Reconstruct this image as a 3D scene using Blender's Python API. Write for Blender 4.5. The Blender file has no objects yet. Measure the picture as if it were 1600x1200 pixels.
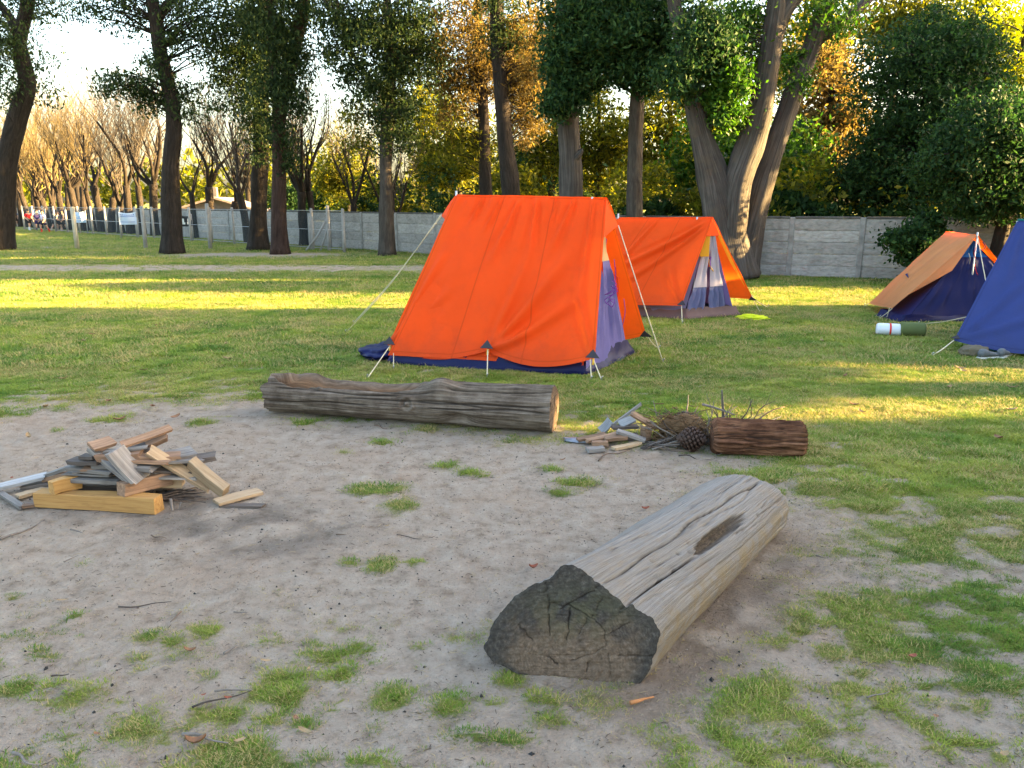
import bpy, bmesh, math, random
import numpy as np
from mathutils import Vector, Matrix

# ------------------------------------------------------------------ camera, world, sun, exposure
scene = bpy.context.scene
COL = scene.collection
FPX, PITCH, CAMH = 1209.0, math.radians(13.2), 1.7
cam_d = bpy.data.cameras.new('camera'); cam = bpy.data.objects.new('camera', cam_d); COL.objects.link(cam)
cam.location = (0, 0, CAMH); cam.rotation_euler = (math.pi/2 - PITCH, 0, 0)
cam_d.sensor_width = 36.0; cam_d.lens = FPX/1600*36.0; cam_d.clip_end = 3000; cam_d.clip_start = 0.05
scene.camera = cam

SUN_EL, SUN_AZ = math.radians(11.5), math.radians(90.0)   # azimuth from +Y towards +X
w = bpy.data.worlds.new('World'); scene.world = w; w.use_nodes = True
nt = w.node_tree; bg = nt.nodes['Background']
sky = nt.nodes.new('ShaderNodeTexSky'); sky.sky_type = 'NISHITA'; sky.sun_disc = False
sky.sun_elevation = SUN_EL; sky.sun_rotation = SUN_AZ; sky.air_density = 1.0; sky.dust_density = 4.0; sky.ozone_density = 0.6
nt.links.new(sky.outputs[0], bg.inputs[0]); bg.inputs[1].default_value = 0.08
sd = bpy.data.lights.new('sun', 'SUN'); sd.energy = 5.0; sd.angle = math.radians(0.5); sd.color = (1.0, 0.66, 0.26)
so = bpy.data.objects.new('sun', sd); COL.objects.link(so)
sdir = Vector((math.cos(SUN_EL)*math.sin(SUN_AZ), math.cos(SUN_EL)*math.cos(SUN_AZ), math.sin(SUN_EL)))
so.rotation_euler = sdir.to_track_quat('Z', 'Y').to_euler(); so.location = (30, 0, 20)
scene.view_settings.view_transform = 'Standard'; scene.view_settings.look = 'None'
scene.view_settings.exposure = 3.95; scene.view_settings.gamma = 1.0
scene.view_settings.use_curve_mapping = False

# ------------------------------------------------------------------ helpers
rng = np.random.default_rng(7); random.seed(7)
V = lambda *a: np.array(a, float)
def ray(u, v):
    dx = (u-800)/FPX; dy = -(v-600)/FPX
    return V(dx, math.cos(PITCH)+dy*math.sin(PITCH), -math.sin(PITCH)+dy*math.cos(PITCH))
def H(u, v, z=0.0):
    r = ray(u, v); return r*((z-CAMH)/r[2]) + V(0, 0, CAMH)
def G(u, v): return H(u, v, 0.0)
def P(u, v, Y):
    r = ray(u, v); return r*(Y/r[1]) + V(0, 0, CAMH)

def _hash(ix, iy, iz, seed):
    h = (ix.astype(np.int64)*374761393 + iy.astype(np.int64)*668265263 + iz.astype(np.int64)*2147483647 + seed*1274126177) & 0xffffffff
    h = ((h ^ (h >> 13))*1274126177) & 0xffffffff
    h = ((h ^ (h >> 16))*2246822519) & 0xffffffff
    return ((h ^ (h >> 15)) & 0xffffff)/float(0xffffff)
def vnoise(p, seed=0):
    p = np.asarray(p, float); i = np.floor(p); f = p-i; f = f*f*(3-2*f); i = i.astype(np.int64)
    r = 0
    for a in (0, 1):
        for b in (0, 1):
            for c in (0, 1):
                wgt = (f[:, 0] if a else 1-f[:, 0])*(f[:, 1] if b else 1-f[:, 1])*(f[:, 2] if c else 1-f[:, 2])
                r = r + wgt*_hash(i[:, 0]+a, i[:, 1]+b, i[:, 2]+c, seed)
    return r
def fbm(p, octv=4, seed=0):
    p = np.asarray(p, float); s = 0; a = 0.5; t = 0
    for o in range(octv):
        s = s + a*vnoise(p*(2.03**o), seed+o*17); t += a; a *= 0.5
    return s/t
def sstep(a, b, x):
    t = np.clip((np.asarray(x, float)-a)/(b-a), 0, 1); return t*t*(3-2*t)

def mesh_np(name, verts, faces, mats=(), smooth=True, matidx=None, uv=None, fattr=None, vattr=None):
    """verts (N,3); faces: list of (M,k) int arrays"""
    faces = [np.asarray(f, np.int32) for f in (faces if isinstance(faces, (list, tuple)) else [faces]) if len(f)]
    me = bpy.data.meshes.new(name); verts = np.asarray(verts, np.float32)
    me.vertices.add(len(verts)); me.vertices.foreach_set('co', verts.ravel())
    loops = np.concatenate([f.ravel() for f in faces]); tot = np.concatenate([np.full(len(f), f.shape[1], np.int32) for f in faces])
    st = np.concatenate([[0], np.cumsum(tot)[:-1]]).astype(np.int32)
    me.loops.add(len(loops)); me.loops.foreach_set('vertex_index', loops)
    me.polygons.add(len(tot)); me.polygons.foreach_set('loop_start', st)
    for m in mats: me.materials.append(m)
    if matidx is not None: me.polygons.foreach_set('material_index', np.asarray(matidx, np.int32))
    me.polygons.foreach_set('use_smooth', np.full(len(tot), bool(smooth)))
    if uv is not None:
        l = me.uv_layers.new(name='UVMap'); l.data.foreach_set('uv', np.asarray(uv, np.float32)[loops].ravel())
    for dom, d in (('FACE', fattr), ('POINT', vattr)):
        for k, arr in (d or {}).items():
            at = me.attributes.new(k, 'FLOAT', dom); at.data.foreach_set('value', np.asarray(arr, np.float32))
    me.update(calc_edges=True); me.validate()
    return me
def obj(name, me, parent=None, loc=None, rot=None):
    o = bpy.data.objects.new(name, me); COL.objects.link(o)
    if parent is not None: o.parent = parent
    if loc is not None: o.location = tuple(loc)
    if rot is not None: o.rotation_euler = tuple(rot)
    return o
def tag(o, label=None, cat=None, group=None, kind=None):
    if label: o['label'] = label
    if cat: o['category'] = cat
    if group: o['group'] = group
    if kind: o['kind'] = kind
    return o
def thing(name, label, cat, loc=(0, 0, 0), rotz=0, group=None):
    return tag(obj(name, None, None, loc, (0, 0, rotz)), label, cat, group)

class MB:
    def __init__(s): s.v = []; s.f = {3: [], 4: []}; s.n = 0; s.uv = []
    def add(s, v, quads=None, tris=None, uv=None):
        v = np.asarray(v, float); s.v.append(v)
        s.uv.append(np.zeros((len(v), 2)) if uv is None else np.asarray(uv, float))
        if quads is not None and len(quads): s.f[4].append(np.asarray(quads)+s.n)
        if tris is not None and len(tris): s.f[3].append(np.asarray(tris)+s.n)
        s.n += len(v); return s
    def mesh(s, name, mat, smooth=True, off=None, **k):
        v = np.concatenate(s.v)
        if off is not None: v = v-np.asarray(off)
        F = [np.concatenate(x) for x in (s.f[4], s.f[3]) if x]
        return mesh_np(name, v, F, [mat] if not isinstance(mat, (list, tuple)) else mat, smooth, uv=np.concatenate(s.uv), **k)

def resample(pts, n):
    """Catmull-Rom through pts -> n points (any columns)"""
    p = np.asarray(pts, float)
    if len(p) == 2: t = np.linspace(0, 1, n)[:, None]; return p[0]*(1-t)+p[1]*t
    q = np.vstack([2*p[0]-p[1], p, 2*p[-1]-p[-2]]); m = len(p)-1
    t = np.linspace(0, m-1e-9, n); i = t.astype(int); f = (t-i)[:, None]
    a, b, c, d = q[i], q[i+1], q[i+2], q[i+3]
    return 0.5*((2*b)+(c-a)*f+(2*a-5*b+4*c-d)*f**2+(3*b-a-3*c+d)*f**3)
def tube(path, rad, k=8, cap=True, rfun=None, v0=0.0):
    path = np.asarray(path, float); n = len(path); rad = np.broadcast_to(np.asarray(rad, float), (n,))
    t = np.gradient(path, axis=0); t /= np.linalg.norm(t, axis=1)[:, None]+1e-12
    ref = V(1, 0, 0) if abs(t[0, 0]) < 0.8 else V(0, 1, 0)
    N = np.zeros((n, 3)); a = ref-t[0]*np.dot(ref, t[0]); N[0] = a/np.linalg.norm(a)
    for i in range(1, n):
        a = N[i-1]-t[i]*np.dot(N[i-1], t[i]); N[i] = a/(np.linalg.norm(a)+1e-12)
    B = np.cross(t, N); ang = np.arange(k)/k*2*np.pi
    s = np.concatenate([[0], np.cumsum(np.linalg.norm(np.diff(path, axis=0), axis=1))])
    R = np.repeat(rad[:, None], k, 1)
    if rfun is not None: R = R*rfun(s[:, None]+0*ang[None], ang[None]+0*s[:, None])
    v = path[:, None]+R[..., None]*(np.cos(ang)[None, :, None]*N[:, None]+np.sin(ang)[None, :, None]*B[:, None])
    uv = np.stack([s[:, None]+0*ang[None]+v0, ang[None]/(2*np.pi)*6.28*rad.mean()+0*s[:, None]], -1)
    i = np.arange(n-1)[:, None]; j = np.arange(k)[None]; jn = (j+1) % k
    q = np.stack([i*k+j, i*k+jn, (i+1)*k+jn, (i+1)*k+j], -1).reshape(-1, 4)
    v = v.reshape(-1, 3); uv = uv.reshape(-1, 2); tr = []
    if cap:
        v = np.vstack([v, path[0], path[-1]]); uv = np.vstack([uv, uv[0], uv[-1]]); c0, c1 = n*k, n*k+1
        jj = np.arange(k); tr = np.vstack([np.stack([np.full(k, c0), (jj+1) % k, jj], -1), np.stack([np.full(k, c1), (n-1)*k+jj, (n-1)*k+(jj+1) % k], -1)])
    return v, q, tr, uv
def add_tube(mb, path, rad, k=8, **kw):
    v, q, t, uv = tube(path, rad, k, **kw); mb.add(v, q, t, uv); return mb
def many_tubes(paths, rads, k=3):
    """paths (M,n,3), rads (M,n): a lot of thin tubes at once"""
    M, n, _ = paths.shape
    t = np.gradient(paths, axis=1); t /= np.linalg.norm(t, axis=2)[..., None]+1e-12
    ref = np.where(np.abs(t[..., 2:3]) < 0.9, V(0, 0, 1), V(1, 0, 0)); A = np.cross(t, ref); A /= np.linalg.norm(A, axis=2)[..., None]+1e-12
    B = np.cross(t, A); ang = np.arange(k)/k*2*np.pi
    v = paths[:, :, None]+rads[:, :, None, None]*(np.cos(ang)[None, None, :, None]*A[:, :, None]+np.sin(ang)[None, None, :, None]*B[:, :, None])
    m = np.arange(M)[:, None, None]*n*k; i = np.arange(n-1)[None, :, None]*k; j = np.arange(k)[None, None]
    jn = (j+1) % k
    q = np.stack([m+i+j, m+i+jn, m+i+k+jn, m+i+k+j], -1).reshape(-1, 4)
    return v.reshape(-1, 3), q
def grid_faces(nu, nv):
    i = np.arange(nu-1)[:, None]; j = np.arange(nv-1)[None]
    return np.stack([i*nv+j, (i+1)*nv+j, (i+1)*nv+j+1, i*nv+j+1], -1).reshape(-1, 4)
def box_vf(sx, sy, sz, c=(0, 0, 0)):
    v = np.array([[x, y, z] for x in (-.5, .5) for y in (-.5, .5) for z in (-.5, .5)])*[sx, sy, sz]+np.asarray(c)
    f = np.array([[0, 1, 3, 2], [4, 6, 7, 5], [0, 4, 5, 1], [2, 3, 7, 6], [0, 2, 6, 4], [1, 5, 7, 3]])
    return v, f
def bevel_box_mesh(name, sx, sy, sz, mat, bev=0.006, jitter=0.0, seg=1, cuts=0, bend=0.0, seed=0):
    bm = bmesh.new(); bmesh.ops.create_cube(bm, size=1)
    for v in bm.verts: v.co = (v.co.x*sx, v.co.y*sy, v.co.z*sz)
    if cuts:
        bmesh.ops.subdivide_edges(bm, edges=[e for e in bm.edges if abs((e.verts[0].co-e.verts[1].co).x) > sx*0.5], cuts=cuts)
    r = random.Random(seed)
    if jitter:
        for v in bm.verts: v.co += Vector((r.uniform(-1, 1)*2, r.uniform(-1, 1), r.uniform(-1, 1)))*jitter
    if bend:
        for v in bm.verts: v.co.z += bend*(v.co.x/sx*2)**2
    if bev: bmesh.ops.bevel(bm, geom=list(bm.edges), offset=bev, segments=seg, affect='EDGES', profile=0.5)
    me = bpy.data.meshes.new(name); bm.to_mesh(me); bm.free(); me.materials.append(mat); return me

# ------------------------------------------------------------------ materials
def newmat(name):
    m = bpy.data.materials.new(name); m.use_nodes = True; n = m.node_tree; return m, n, n.nodes['Principled BSDF']
def N(n, t, **k):
    x = n.nodes.new('ShaderNode'+t)
    for a, b in k.items(): setattr(x, a, b)
    return x
def setin(x, d):
    for k, v in d.items(): x.inputs[k].default_value = v
    return x
def ramp(n, fac, stops):
    r = N(n, 'ValToRGB'); e = r.color_ramp.elements
    while len(e) < len(stops): e.new(0.5)
    for i, (p, c) in enumerate(stops): e[i].position = p; e[i].color = (*c, 1)
    n.links.new(fac, r.inputs[0]); return r.outputs[0]
def noise(n, vec, scale, detail=4, rough=0.6, dist=0.0):
    x = setin(N(n, 'TexNoise'), {'Scale': scale, 'Detail': detail, 'Roughness': rough, 'Distortion': dist})
    if vec is not None: n.links.new(vec, x.inputs['Vector'])
    return x.outputs['Fac']
def mapping(n, src, scale=(1, 1, 1)):
    m = N(n, 'Mapping'); m.inputs['Scale'].default_value = scale; n.links.new(src, m.inputs['Vector']); return m.outputs[0]
def mixc(n, fac, a, b, mode='MIX'):
    m = N(n, 'Mix', data_type='RGBA', blend_type=mode)
    for s, v in ((m.inputs[0], fac), (m.inputs[6], a), (m.inputs[7], b)):
        if hasattr(v, 'links'): n.links.new(v, s)
        elif isinstance(v, (int, float)): s.default_value = v
        else: s.default_value = (*v, 1)
    return m.outputs[2]
def math_(n, op, a, b=0.0):
    m = N(n, 'Math', operation=op)
    for s, v in ((m.inputs[0], a), (m.inputs[1], b)):
        if hasattr(v, 'links'): n.links.new(v, s)
        else: s.default_value = v
    return m.outputs[0]
def bump(n, bs, h, strength=0.5, dist=0.02):
    b = setin(N(n, 'Bump'), {'Strength': strength, 'Distance': dist}); n.links.new(h, b.inputs['Height']); n.links.new(b.outputs[0], bs.inputs['Normal']); return b

def mat_plain(name, col, rough=0.7, var=0.15, scale=30, metallic=0, bmp=0.0):
    m, n, b = newmat(name); tc = N(n, 'TexCoord').outputs['Object']
    f = noise(n, tc, scale, 4)
    lo = tuple(c*(1-var) for c in col); hi = tuple(min(1, c*(1+var)) for c in col)
    n.links.new(ramp(n, f, [(0.3, lo), (0.7, hi)]), b.inputs['Base Color'])
    setin(b, {'Roughness': rough, 'Metallic': metallic})
    if bmp: bump(n, b, f, bmp, 0.005)
    return m
def mat_wood(name, c0, c1, c2, bmp=0.4, sc=1.0, knots=True):
    """boards: grain along object X; tone differs per object"""
    m, n, b = newmat(name); tc = N(n, 'TexCoord').outputs['Object']; oi = N(n, 'ObjectInfo').outputs['Random']
    add = N(n, 'VectorMath', operation='ADD'); n.links.new(tc, add.inputs[0])
    cx = N(n, 'CombineXYZ'); n.links.new(math_(n, 'MULTIPLY', oi, 37.0), cx.inputs[0]); n.links.new(math_(n, 'MULTIPLY', oi, 11.0), cx.inputs[1]); n.links.new(cx.outputs[0], add.inputs[1])
    g = noise(n, mapping(n, add.outputs[0], (3*sc, 60*sc, 60*sc)), 1.0, 5, 0.65, 0.6)
    bl = noise(n, mapping(n, add.outputs[0], (5, 12, 12)), 1.0, 3)
    col = ramp(n, g, [(0.25, c0), (0.5, c1), (0.8, c2)])
    col = mixc(n, math_(n, 'MULTIPLY', sstep_node(n, bl, 0.55, 0.75), 0.55), col, c0)
    hsv = N(n, 'HueSaturation'); n.links.new(col, hsv.inputs['Color']); n.links.new(math_(n, 'ADD', math_(n, 'MULTIPLY', oi, 0.5), 0.75), hsv.inputs['Value'])
    n.links.new(hsv.outputs[0], b.inputs['Base Color']); setin(b, {'Roughness': 0.8})
    bump(n, b, g, bmp, 0.006); return m
def sstep_node(n, x, a, b):
    mr = N(n, 'MapRange', interpolation_type='SMOOTHSTEP'); setin(mr, {1: a, 2: b, 3: 0.0, 4: 1.0}); n.links.new(x, mr.inputs[0]); return mr.outputs[0]
def mat_bark(name, c0, c1, c2, sx=3.0, sy=22.0, bmp=0.8, dist=0.04, moss=None):
    m, n, b = newmat(name); uv = N(n, 'UVMap').outputs[0]; tc = N(n, 'TexCoord').outputs['Object']
    g = noise(n, mapping(n, uv, (sx, sy, 1)), 1.0, 6, 0.65, 0.8)
    g2 = noise(n, tc, 2.0, 3)
    col = ramp(n, math_(n, 'ADD', math_(n, 'MULTIPLY', g, 0.75), math_(n, 'MULTIPLY', g2, 0.25)), [(0.3, c0), (0.5, c1), (0.72, c2)])
    if moss:
        col = mixc(n, math_(n, 'MULTIPLY', sstep_node(n, noise(n, tc, 1.3, 4), 0.55, 0.7), 0.6), col, moss)
    n.links.new(col, b.inputs['Base Color']); setin(b, {'Roughness': 0.9, 'Specular IOR Level': 0.2}); bump(n, b, g, bmp, dist); return m
def mat_leaf(name, stops, trans=0.4, rough=0.55, nsc=0.35):
    m, n, b = newmat(name); at = N(n, 'Attribute', attribute_name='rnd').outputs['Fac']
    tc = N(n, 'TexCoord').outputs['Object']
    f = math_(n, 'ADD', math_(n, 'MULTIPLY', at, 0.6), math_(n, 'MULTIPLY', noise(n, tc, nsc, 3), 0.4))
    col = ramp(n, f, stops)
    n.links.new(col, b.inputs['Base Color']); setin(b, {'Roughness': rough, 'Specular IOR Level': 0.10})
    tl = N(n, 'BsdfTranslucent'); mx = N(n, 'MixShader'); mx.inputs[0].default_value = trans
    hs = N(n, 'HueSaturation'); setin(hs, {'Saturation': 1.15, 'Value': 1.5}); n.links.new(col, hs.inputs['Color']); n.links.new(hs.outputs[0], tl.inputs[0])
    n.links.new(b.outputs[0], mx.inputs[1]); n.links.new(tl.outputs[0], mx.inputs[2])
    n.links.new(mx.outputs[0], n.nodes['Material Output'].inputs[0]); return m
def mat_cloth(name, col, trans=0.25, rough=0.75, var=0.10, weave=260, sheen=0.1, tcol=None, seams=False):
    m, n, b = newmat(name); tc = N(n, 'TexCoord').outputs['Object']
    f = noise(n, tc, 2.2, 4, 0.6); f2 = noise(n, tc, weave, 2)
    c = ramp(n, f, [(0.3, tuple(x*(1-var) for x in col)), (0.7, tuple(min(1, x*(1+var)) for x in col))])
    n.links.new(c, b.inputs['Base Color']); setin(b, {'Roughness': rough, 'Specular IOR Level': 0.2, 'Sheen Weight': 0.0})
    if seams:       # fading, grime towards the hem, stitched seams and hems
        uvx = N(n, 'SeparateXYZ'); n.links.new(N(n, 'UVMap').outputs[0], uvx.inputs[0]); U_, V_ = uvx.outputs[0], uvx.outputs[1]
        f3 = noise(n, tc, 5.5, 6, 0.7)
        c = mixc(n, math_(n, 'MULTIPLY', sstep_node(n, f3, 0.45, 0.75), 0.30), c, tuple(x*0.70+0.012 for x in col))
        grime = math_(n, 'MULTIPLY', sstep_node(n, math_(n, 'ADD', V_, math_(n, 'MULTIPLY', f3, 0.35)), 0.95, 1.30), 0.5); c = mixc(n, grime, c, tuple(x*0.45+0.02 for x in col))
        ln = None
        for ch, ps in ((U_, (0.34, 0.67, 0.012, 0.988)), (V_, (0.975, 0.012))):
            for p_ in ps:
                d_ = math_(n, 'LESS_THAN', math_(n, 'ABSOLUTE', math_(n, 'SUBTRACT', ch, p_)), 0.0035); ln = d_ if ln is None else math_(n, 'MAXIMUM', ln, d_)
        c = mixc(n, math_(n, 'MULTIPLY', ln, 0.55), c, tuple(x*0.55 for x in col)); n.links.new(c, b.inputs['Base Color'])
        f2 = math_(n, 'ADD', math_(n, 'MULTIPLY', f2, 0.4), math_(n, 'MULTIPLY', noise(n, tc, 16, 5, 0.65), 1.6))
        bump(n, b, f2, 0.35, 0.008)
    else: bump(n, b, f2, 0.15, 0.002)
    tl = N(n, 'BsdfTranslucent'); tl.inputs[0].default_value = (*(tcol or col), 1); mx = N(n, 'MixShader'); mx.inputs[0].default_value = trans
    n.links.new(b.outputs[0], mx.inputs[1]); n.links.new(tl.outputs[0], mx.inputs[2]); n.links.new(mx.outputs[0], n.nodes['Material Output'].inputs[0]); return m

# ------------------------------------------------------------------ GROUND
DIRT = np.array([G(*p)[:2] for p in [(-420, 655), (-150, 650), (0, 652), (120, 642), (260, 640), (420, 634), (560, 655), (700, 672), (870, 682), (960, 694), (1040, 712), (1100, 738), (1150, 770), (1225, 830), (1330, 865), (1450, 905), (1600, 940), (1760, 960),
                (1700, 1010), (1500, 985), (1380, 990), (1290, 1030), (1180, 1045), (1090, 1085), (980, 1110), (800, 1110), (660, 1085), (520, 1080), (400, 1060), (250, 1085), (90, 1085), (-60, 1060), (-250, 1000), (-520, 900)]])
def poly_sd(x, y, poly):
    """signed distance, >0 inside"""
    d = np.full(x.shape, 1e9); ins = np.zeros(x.shape, bool)
    for a, b in zip(poly, np.roll(poly, -1, 0)):
        e = b-a; wx, wy = x-a[0], y-a[1]
        t = np.clip((wx*e[0]+wy*e[1])/(e@e), 0, 1); d = np.minimum(d, np.hypot(wx-t*e[0], wy-t*e[1]))
        c = (a[1] > y) != (b[1] > y); ins ^= c & (x < (b[0]-a[0])*(y-a[1])/(b[1]-a[1]+1e-12)+a[0])
    return np.where(ins, d, -d)
TUFTS = [(535, 706, .09), (740, 742, .11), (700, 728, .12), (590, 768, .2), (620, 795, .13), (860, 736, .14), (905, 756, .17), (870, 770, .11), (665, 672, .1), (600, 690, .1), (480, 660, .12),
         (595, 885, .1), (645, 880, .06), (545, 880, .06), (320, 984, .09), (270, 1006, .07), (235, 994, .06), (228, 1026, .06), (355, 1116, .1), (30, 1076, .1), (440, 1062, .1), (430, 1085, .12), (115, 1090, .13), (215, 1140, .14),
         (1248, 982, .06), (1220, 912, .1), (1180, 905, .06), (1330, 950, .2), (1400, 952, .17), (1420, 1005, .18), (1310, 1015, .1), (800, 1062, .08), (130, 880, .04), (115, 962, .05), (20, 930, .05), (560, 1010, .05), (540, 985, .05), (940, 1100, .13),
         (1180, 1090, .22), (1130, 1110, .2), (1220, 1070, .1), (1480, 975, .14), (1560, 955, .16), (1520, 1040, .16), (1580, 1000, .2), (1330, 1075, .12), (1250, 865, .07), (1210, 870, .05), (320, 660, .2), (170, 655, .2), (90, 670, .1), (700, 1100, .12), (620, 1090, .1)]
TUFTW = [(G(u, v)[:2], r) for u, v, r in TUFTS]
LOGS = [np.array([[-0.02, 2.6], [0.42, 2.46], [1.40, 3.72], [0.98, 4.02]])]
lg0 = G(1120, 975)
def grass_density(x, y):
    sh = x.shape; p3 = np.stack([x.ravel(), y.ravel(), 0*x.ravel()], 1)
    sd = poly_sd(x, y, DIRT)
    n1 = fbm(p3*V(1.9, 2.8, 1), 4, 3).reshape(sh); n2 = fbm(p3*V(6.5, 10.5, 1), 4, 9).reshape(sh); n3 = fbm(p3*V(13, 21, 1), 3, 29).reshape(sh)
    lawn = sstep(0.38, -0.75, sd+(n1-0.5)*1.5)                      # 0 in the dirt, 1 in the lawn
    low = sstep(3.0, 2.6, y-0.33*np.maximum(x, 0)+0.05*x)                                # worn turf at the camera's feet
    thr = 0.60-0.12*sstep(0.5, -2.5, x)*low
    patch = sstep(thr-0.13, thr-0.2, n1*0.55+n2*0.45) * 0 + 0.95*sstep(0.475, 0.60, n1*0.24+n2*0.36+n3*0.40+0.0*sstep(0.6, 2.2, x)-0.035*sstep(-.6, -1.5, x))
    d = np.where(low > 0.02, lawn*(1-low)+low*patch, lawn)
    # right hand worn belt: half grass
    belt = sstep(-0.2, 0.3, x-0.9)*sstep(3.7, 3.2, y)*(1-low)
    d = np.maximum(d, belt*sstep(0.48, 0.61, n1*0.25+n2*0.35+n3*0.40)*0.85)
    d = np.maximum(d*(0.35+0.65*sstep(0.36, 0.5, n2+0.25*sstep(0.0, -3.0, sd))), 0)   # thin spots
    for c, r in TUFTW:
        dd = np.hypot(x-c[0], (y-c[1])*1.25); d = np.maximum(d, sstep(1.2, 0.2, dd/r+(n2-0.5)*1.6))
    dm = np.exp(-(((x-lg0[0]-0.72*(y-lg0[1]))/0.22)**2+((y-lg0[1])/0.75)**2)); d = d*(1-0.9*np.clip(dm*1.3, 0, 1))
    # dirt track far away, bare earth beneath the trees
    tr = np.abs(y-(20.6-0.02*x)-(n1-0.5)*1.2); d = d*(1-0.72*sstep(1.6, 0.5, tr)*sstep(1.5, -3.5, x))
    bare = np.exp(-(((x+8.6)/2.6)**2+((y-26.2)/0.8)**2)); d = d*(1-0.9*np.clip(bare*1.6, 0, 1))
    return d
def ground_z(x, y):
    p3 = np.stack([x.ravel(), y.ravel(), 0*x.ravel()], 1); near = sstep(16, 6, np.hypot(x, y)).ravel()
    z = (fbm(p3*0.9, 3, 21)-0.5)*0.03 + (fbm(p3*V(4, 6, 1), 4, 31)-0.5)*0.030 + (fbm(p3*19, 3, 41)-0.5)*0.017
    return (z*near).reshape(x.shape)
def lines(dense, a, b, far0, far1, growth=1.13):
    l = list(np.arange(a, b, dense)); s = dense
    x = b
    while x < far1: l.append(x); s *= growth; x += s
    l.append(far1); s = dense; x = a-dense; pre = []
    while x > far0: pre.append(x); s *= growth; x -= s
    pre.append(far0); return np.array(pre[::-1]+l)
xs = lines(0.030, -4.2, 4.2, -900, 900, 1.11); ys = lines(0.024, 1.6, 7.0, -900, 1400, 1.10)
X, Y = np.meshgrid(xs, ys, indexing='ij')
gd = grass_density(X, Y); Z = ground_z(X, Y)
c = G(405, 838); c2 = G(300, 800); n4 = fbm(np.stack([X.ravel(), Y.ravel(), 0*X.ravel()], 1)*5, 4, 77).reshape(X.shape)
char = np.clip(np.exp(-(((X-c[0])/0.45)**2+((Y-c[1])/0.30)**2))*1.3+np.exp(-(((X-c2[0])/0.6)**2+((Y-c2[1])/0.3)**2))*0.8, 0, 1)*sstep(0.3, 0.62, n4)
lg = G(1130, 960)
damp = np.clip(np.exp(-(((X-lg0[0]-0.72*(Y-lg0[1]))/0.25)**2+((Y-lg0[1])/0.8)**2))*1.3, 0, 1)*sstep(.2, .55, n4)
m, n, b = newmat('ground_soil_turf')
tc = N(n, 'TexCoord').outputs['Object']
ga = N(n, 'Attribute', attribute_name='grass').outputs['Fac']; ca = N(n, 'Attribute', attribute_name='char').outputs['Fac']; da = N(n, 'Attribute', attribute_name='damp').outputs['Fac']
s1 = noise(n, tc, 1.1, 5, 0.6); s2 = noise(n, tc, 9, 6, 0.7); s3 = noise(n, tc, 55, 4, 0.7); s4 = noise(n, tc, 260, 2, 0.6)
soil = ramp(n, s2, [(0.32, (0.235, 0.182, 0.135)), (0.47, (0.37, 0.302, 0.24)), (0.60, (0.42, 0.35, 0.283)), (0.78, (0.50, 0.43, 0.362))])  # low spots darkened: shade of the small dents put into the soil colour
soil = mixc(n, math_(n, 'MULTIPLY', sstep_node(n, s1, 0.45, 0.75), 0.5), soil, (0.37, 0.265, 0.19))
soil = mixc(n, math_(n, 'MULTIPLY', sstep_node(n, s3, 0.58, 0.74), 0.45), soil, (0.15, 0.115, 0.09))
soil = mixc(n, math_(n, 'MULTIPLY', sstep_node(n, s4, 0.60, 0.70), 0.25), soil, (0.47, 0.41, 0.35))
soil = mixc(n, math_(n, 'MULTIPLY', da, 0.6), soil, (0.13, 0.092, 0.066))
soil = mixc(n, math_(n, 'MULTIPLY', ca, 0.5), soil, (0.045, 0.042, 0.042))
turf = ramp(n, noise(n, tc, 4, 5, 0.7), [(0.3, (0.09, 0.115, 0.025)), (0.5, (0.19, 0.205, 0.05)), (0.75, (0.33, 0.28, 0.10))])
turf = mixc(n, math_(n, 'MULTIPLY', sstep_node(n, noise(n, tc, 30, 4, 0.7), 0.5, 0.7), 0.5), turf, (0.155, 0.205, 0.045))
turf = mixc(n, math_(n, 'MULTIPLY', sstep_node(n, noise(n, tc, 0.35, 4, 0.6), 0.45, 0.65), 0.45), turf, (0.24, 0.225, 0.085))
edge = sstep_node(n, math_(n, 'ADD', ga, math_(n, 'MULTIPLY', math_(n, 'SUBTRACT', s3, 0.5), 0.7)), 0.42, 0.95)
n.links.new(mixc(n, edge, soil, turf), b.inputs['Base Color']); setin(b, {'Roughness': 0.95, 'Specular IOR Level': 0.1})
hh = math_(n, 'ADD', math_(n, 'MULTIPLY', s3, 0.6), math_(n, 'MULTIPLY', s4, 0.25)); bump(n, b, math_(n, 'ADD', hh, s2), 1.0, 0.045)
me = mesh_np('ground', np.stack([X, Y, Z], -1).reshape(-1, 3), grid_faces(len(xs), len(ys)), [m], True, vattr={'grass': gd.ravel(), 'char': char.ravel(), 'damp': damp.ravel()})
tag(obj('ground', me), kind='structure')

# ------------------------------------------------------------------ WALL (concrete posts and slabs)
m, n, b = newmat('wall_concrete'); tc = N(n, 'TexCoord').outputs['Object']; oi = N(n, 'ObjectInfo').outputs['Random']
gp = N(n, 'NewGeometry').outputs['Position']
a1 = noise(n, gp, 1.6, 5, 0.65); a2 = noise(n, mapping(n, gp, (9, 9, 22)), 1.0, 4)
col = ramp(n, a2, [(0.25, (0.21, 0.195, 0.18)), (0.5, (0.32, 0.302, 0.28)), (0.8, (0.42, 0.395, 0.365))])
col = mixc(n, math_(n, 'MULTIPLY', sstep_node(n, a1, 0.5, 0.72), 0.5), col, (0.12, 0.11, 0.10))
hs = N(n, 'HueSaturation'); n.links.new(col, hs.inputs['Color']); n.links.new(math_(n, 'ADD', math_(n, 'MULTIPLY', oi, 0.35), 0.82), hs.inputs['Value'])
n.links.new(hs.outputs[0], b.inputs['Base Color']); setin(b, {'Roughness': 0.9}); bump(n, b, a2, 0.5, 0.012); M_WALL = m
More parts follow.
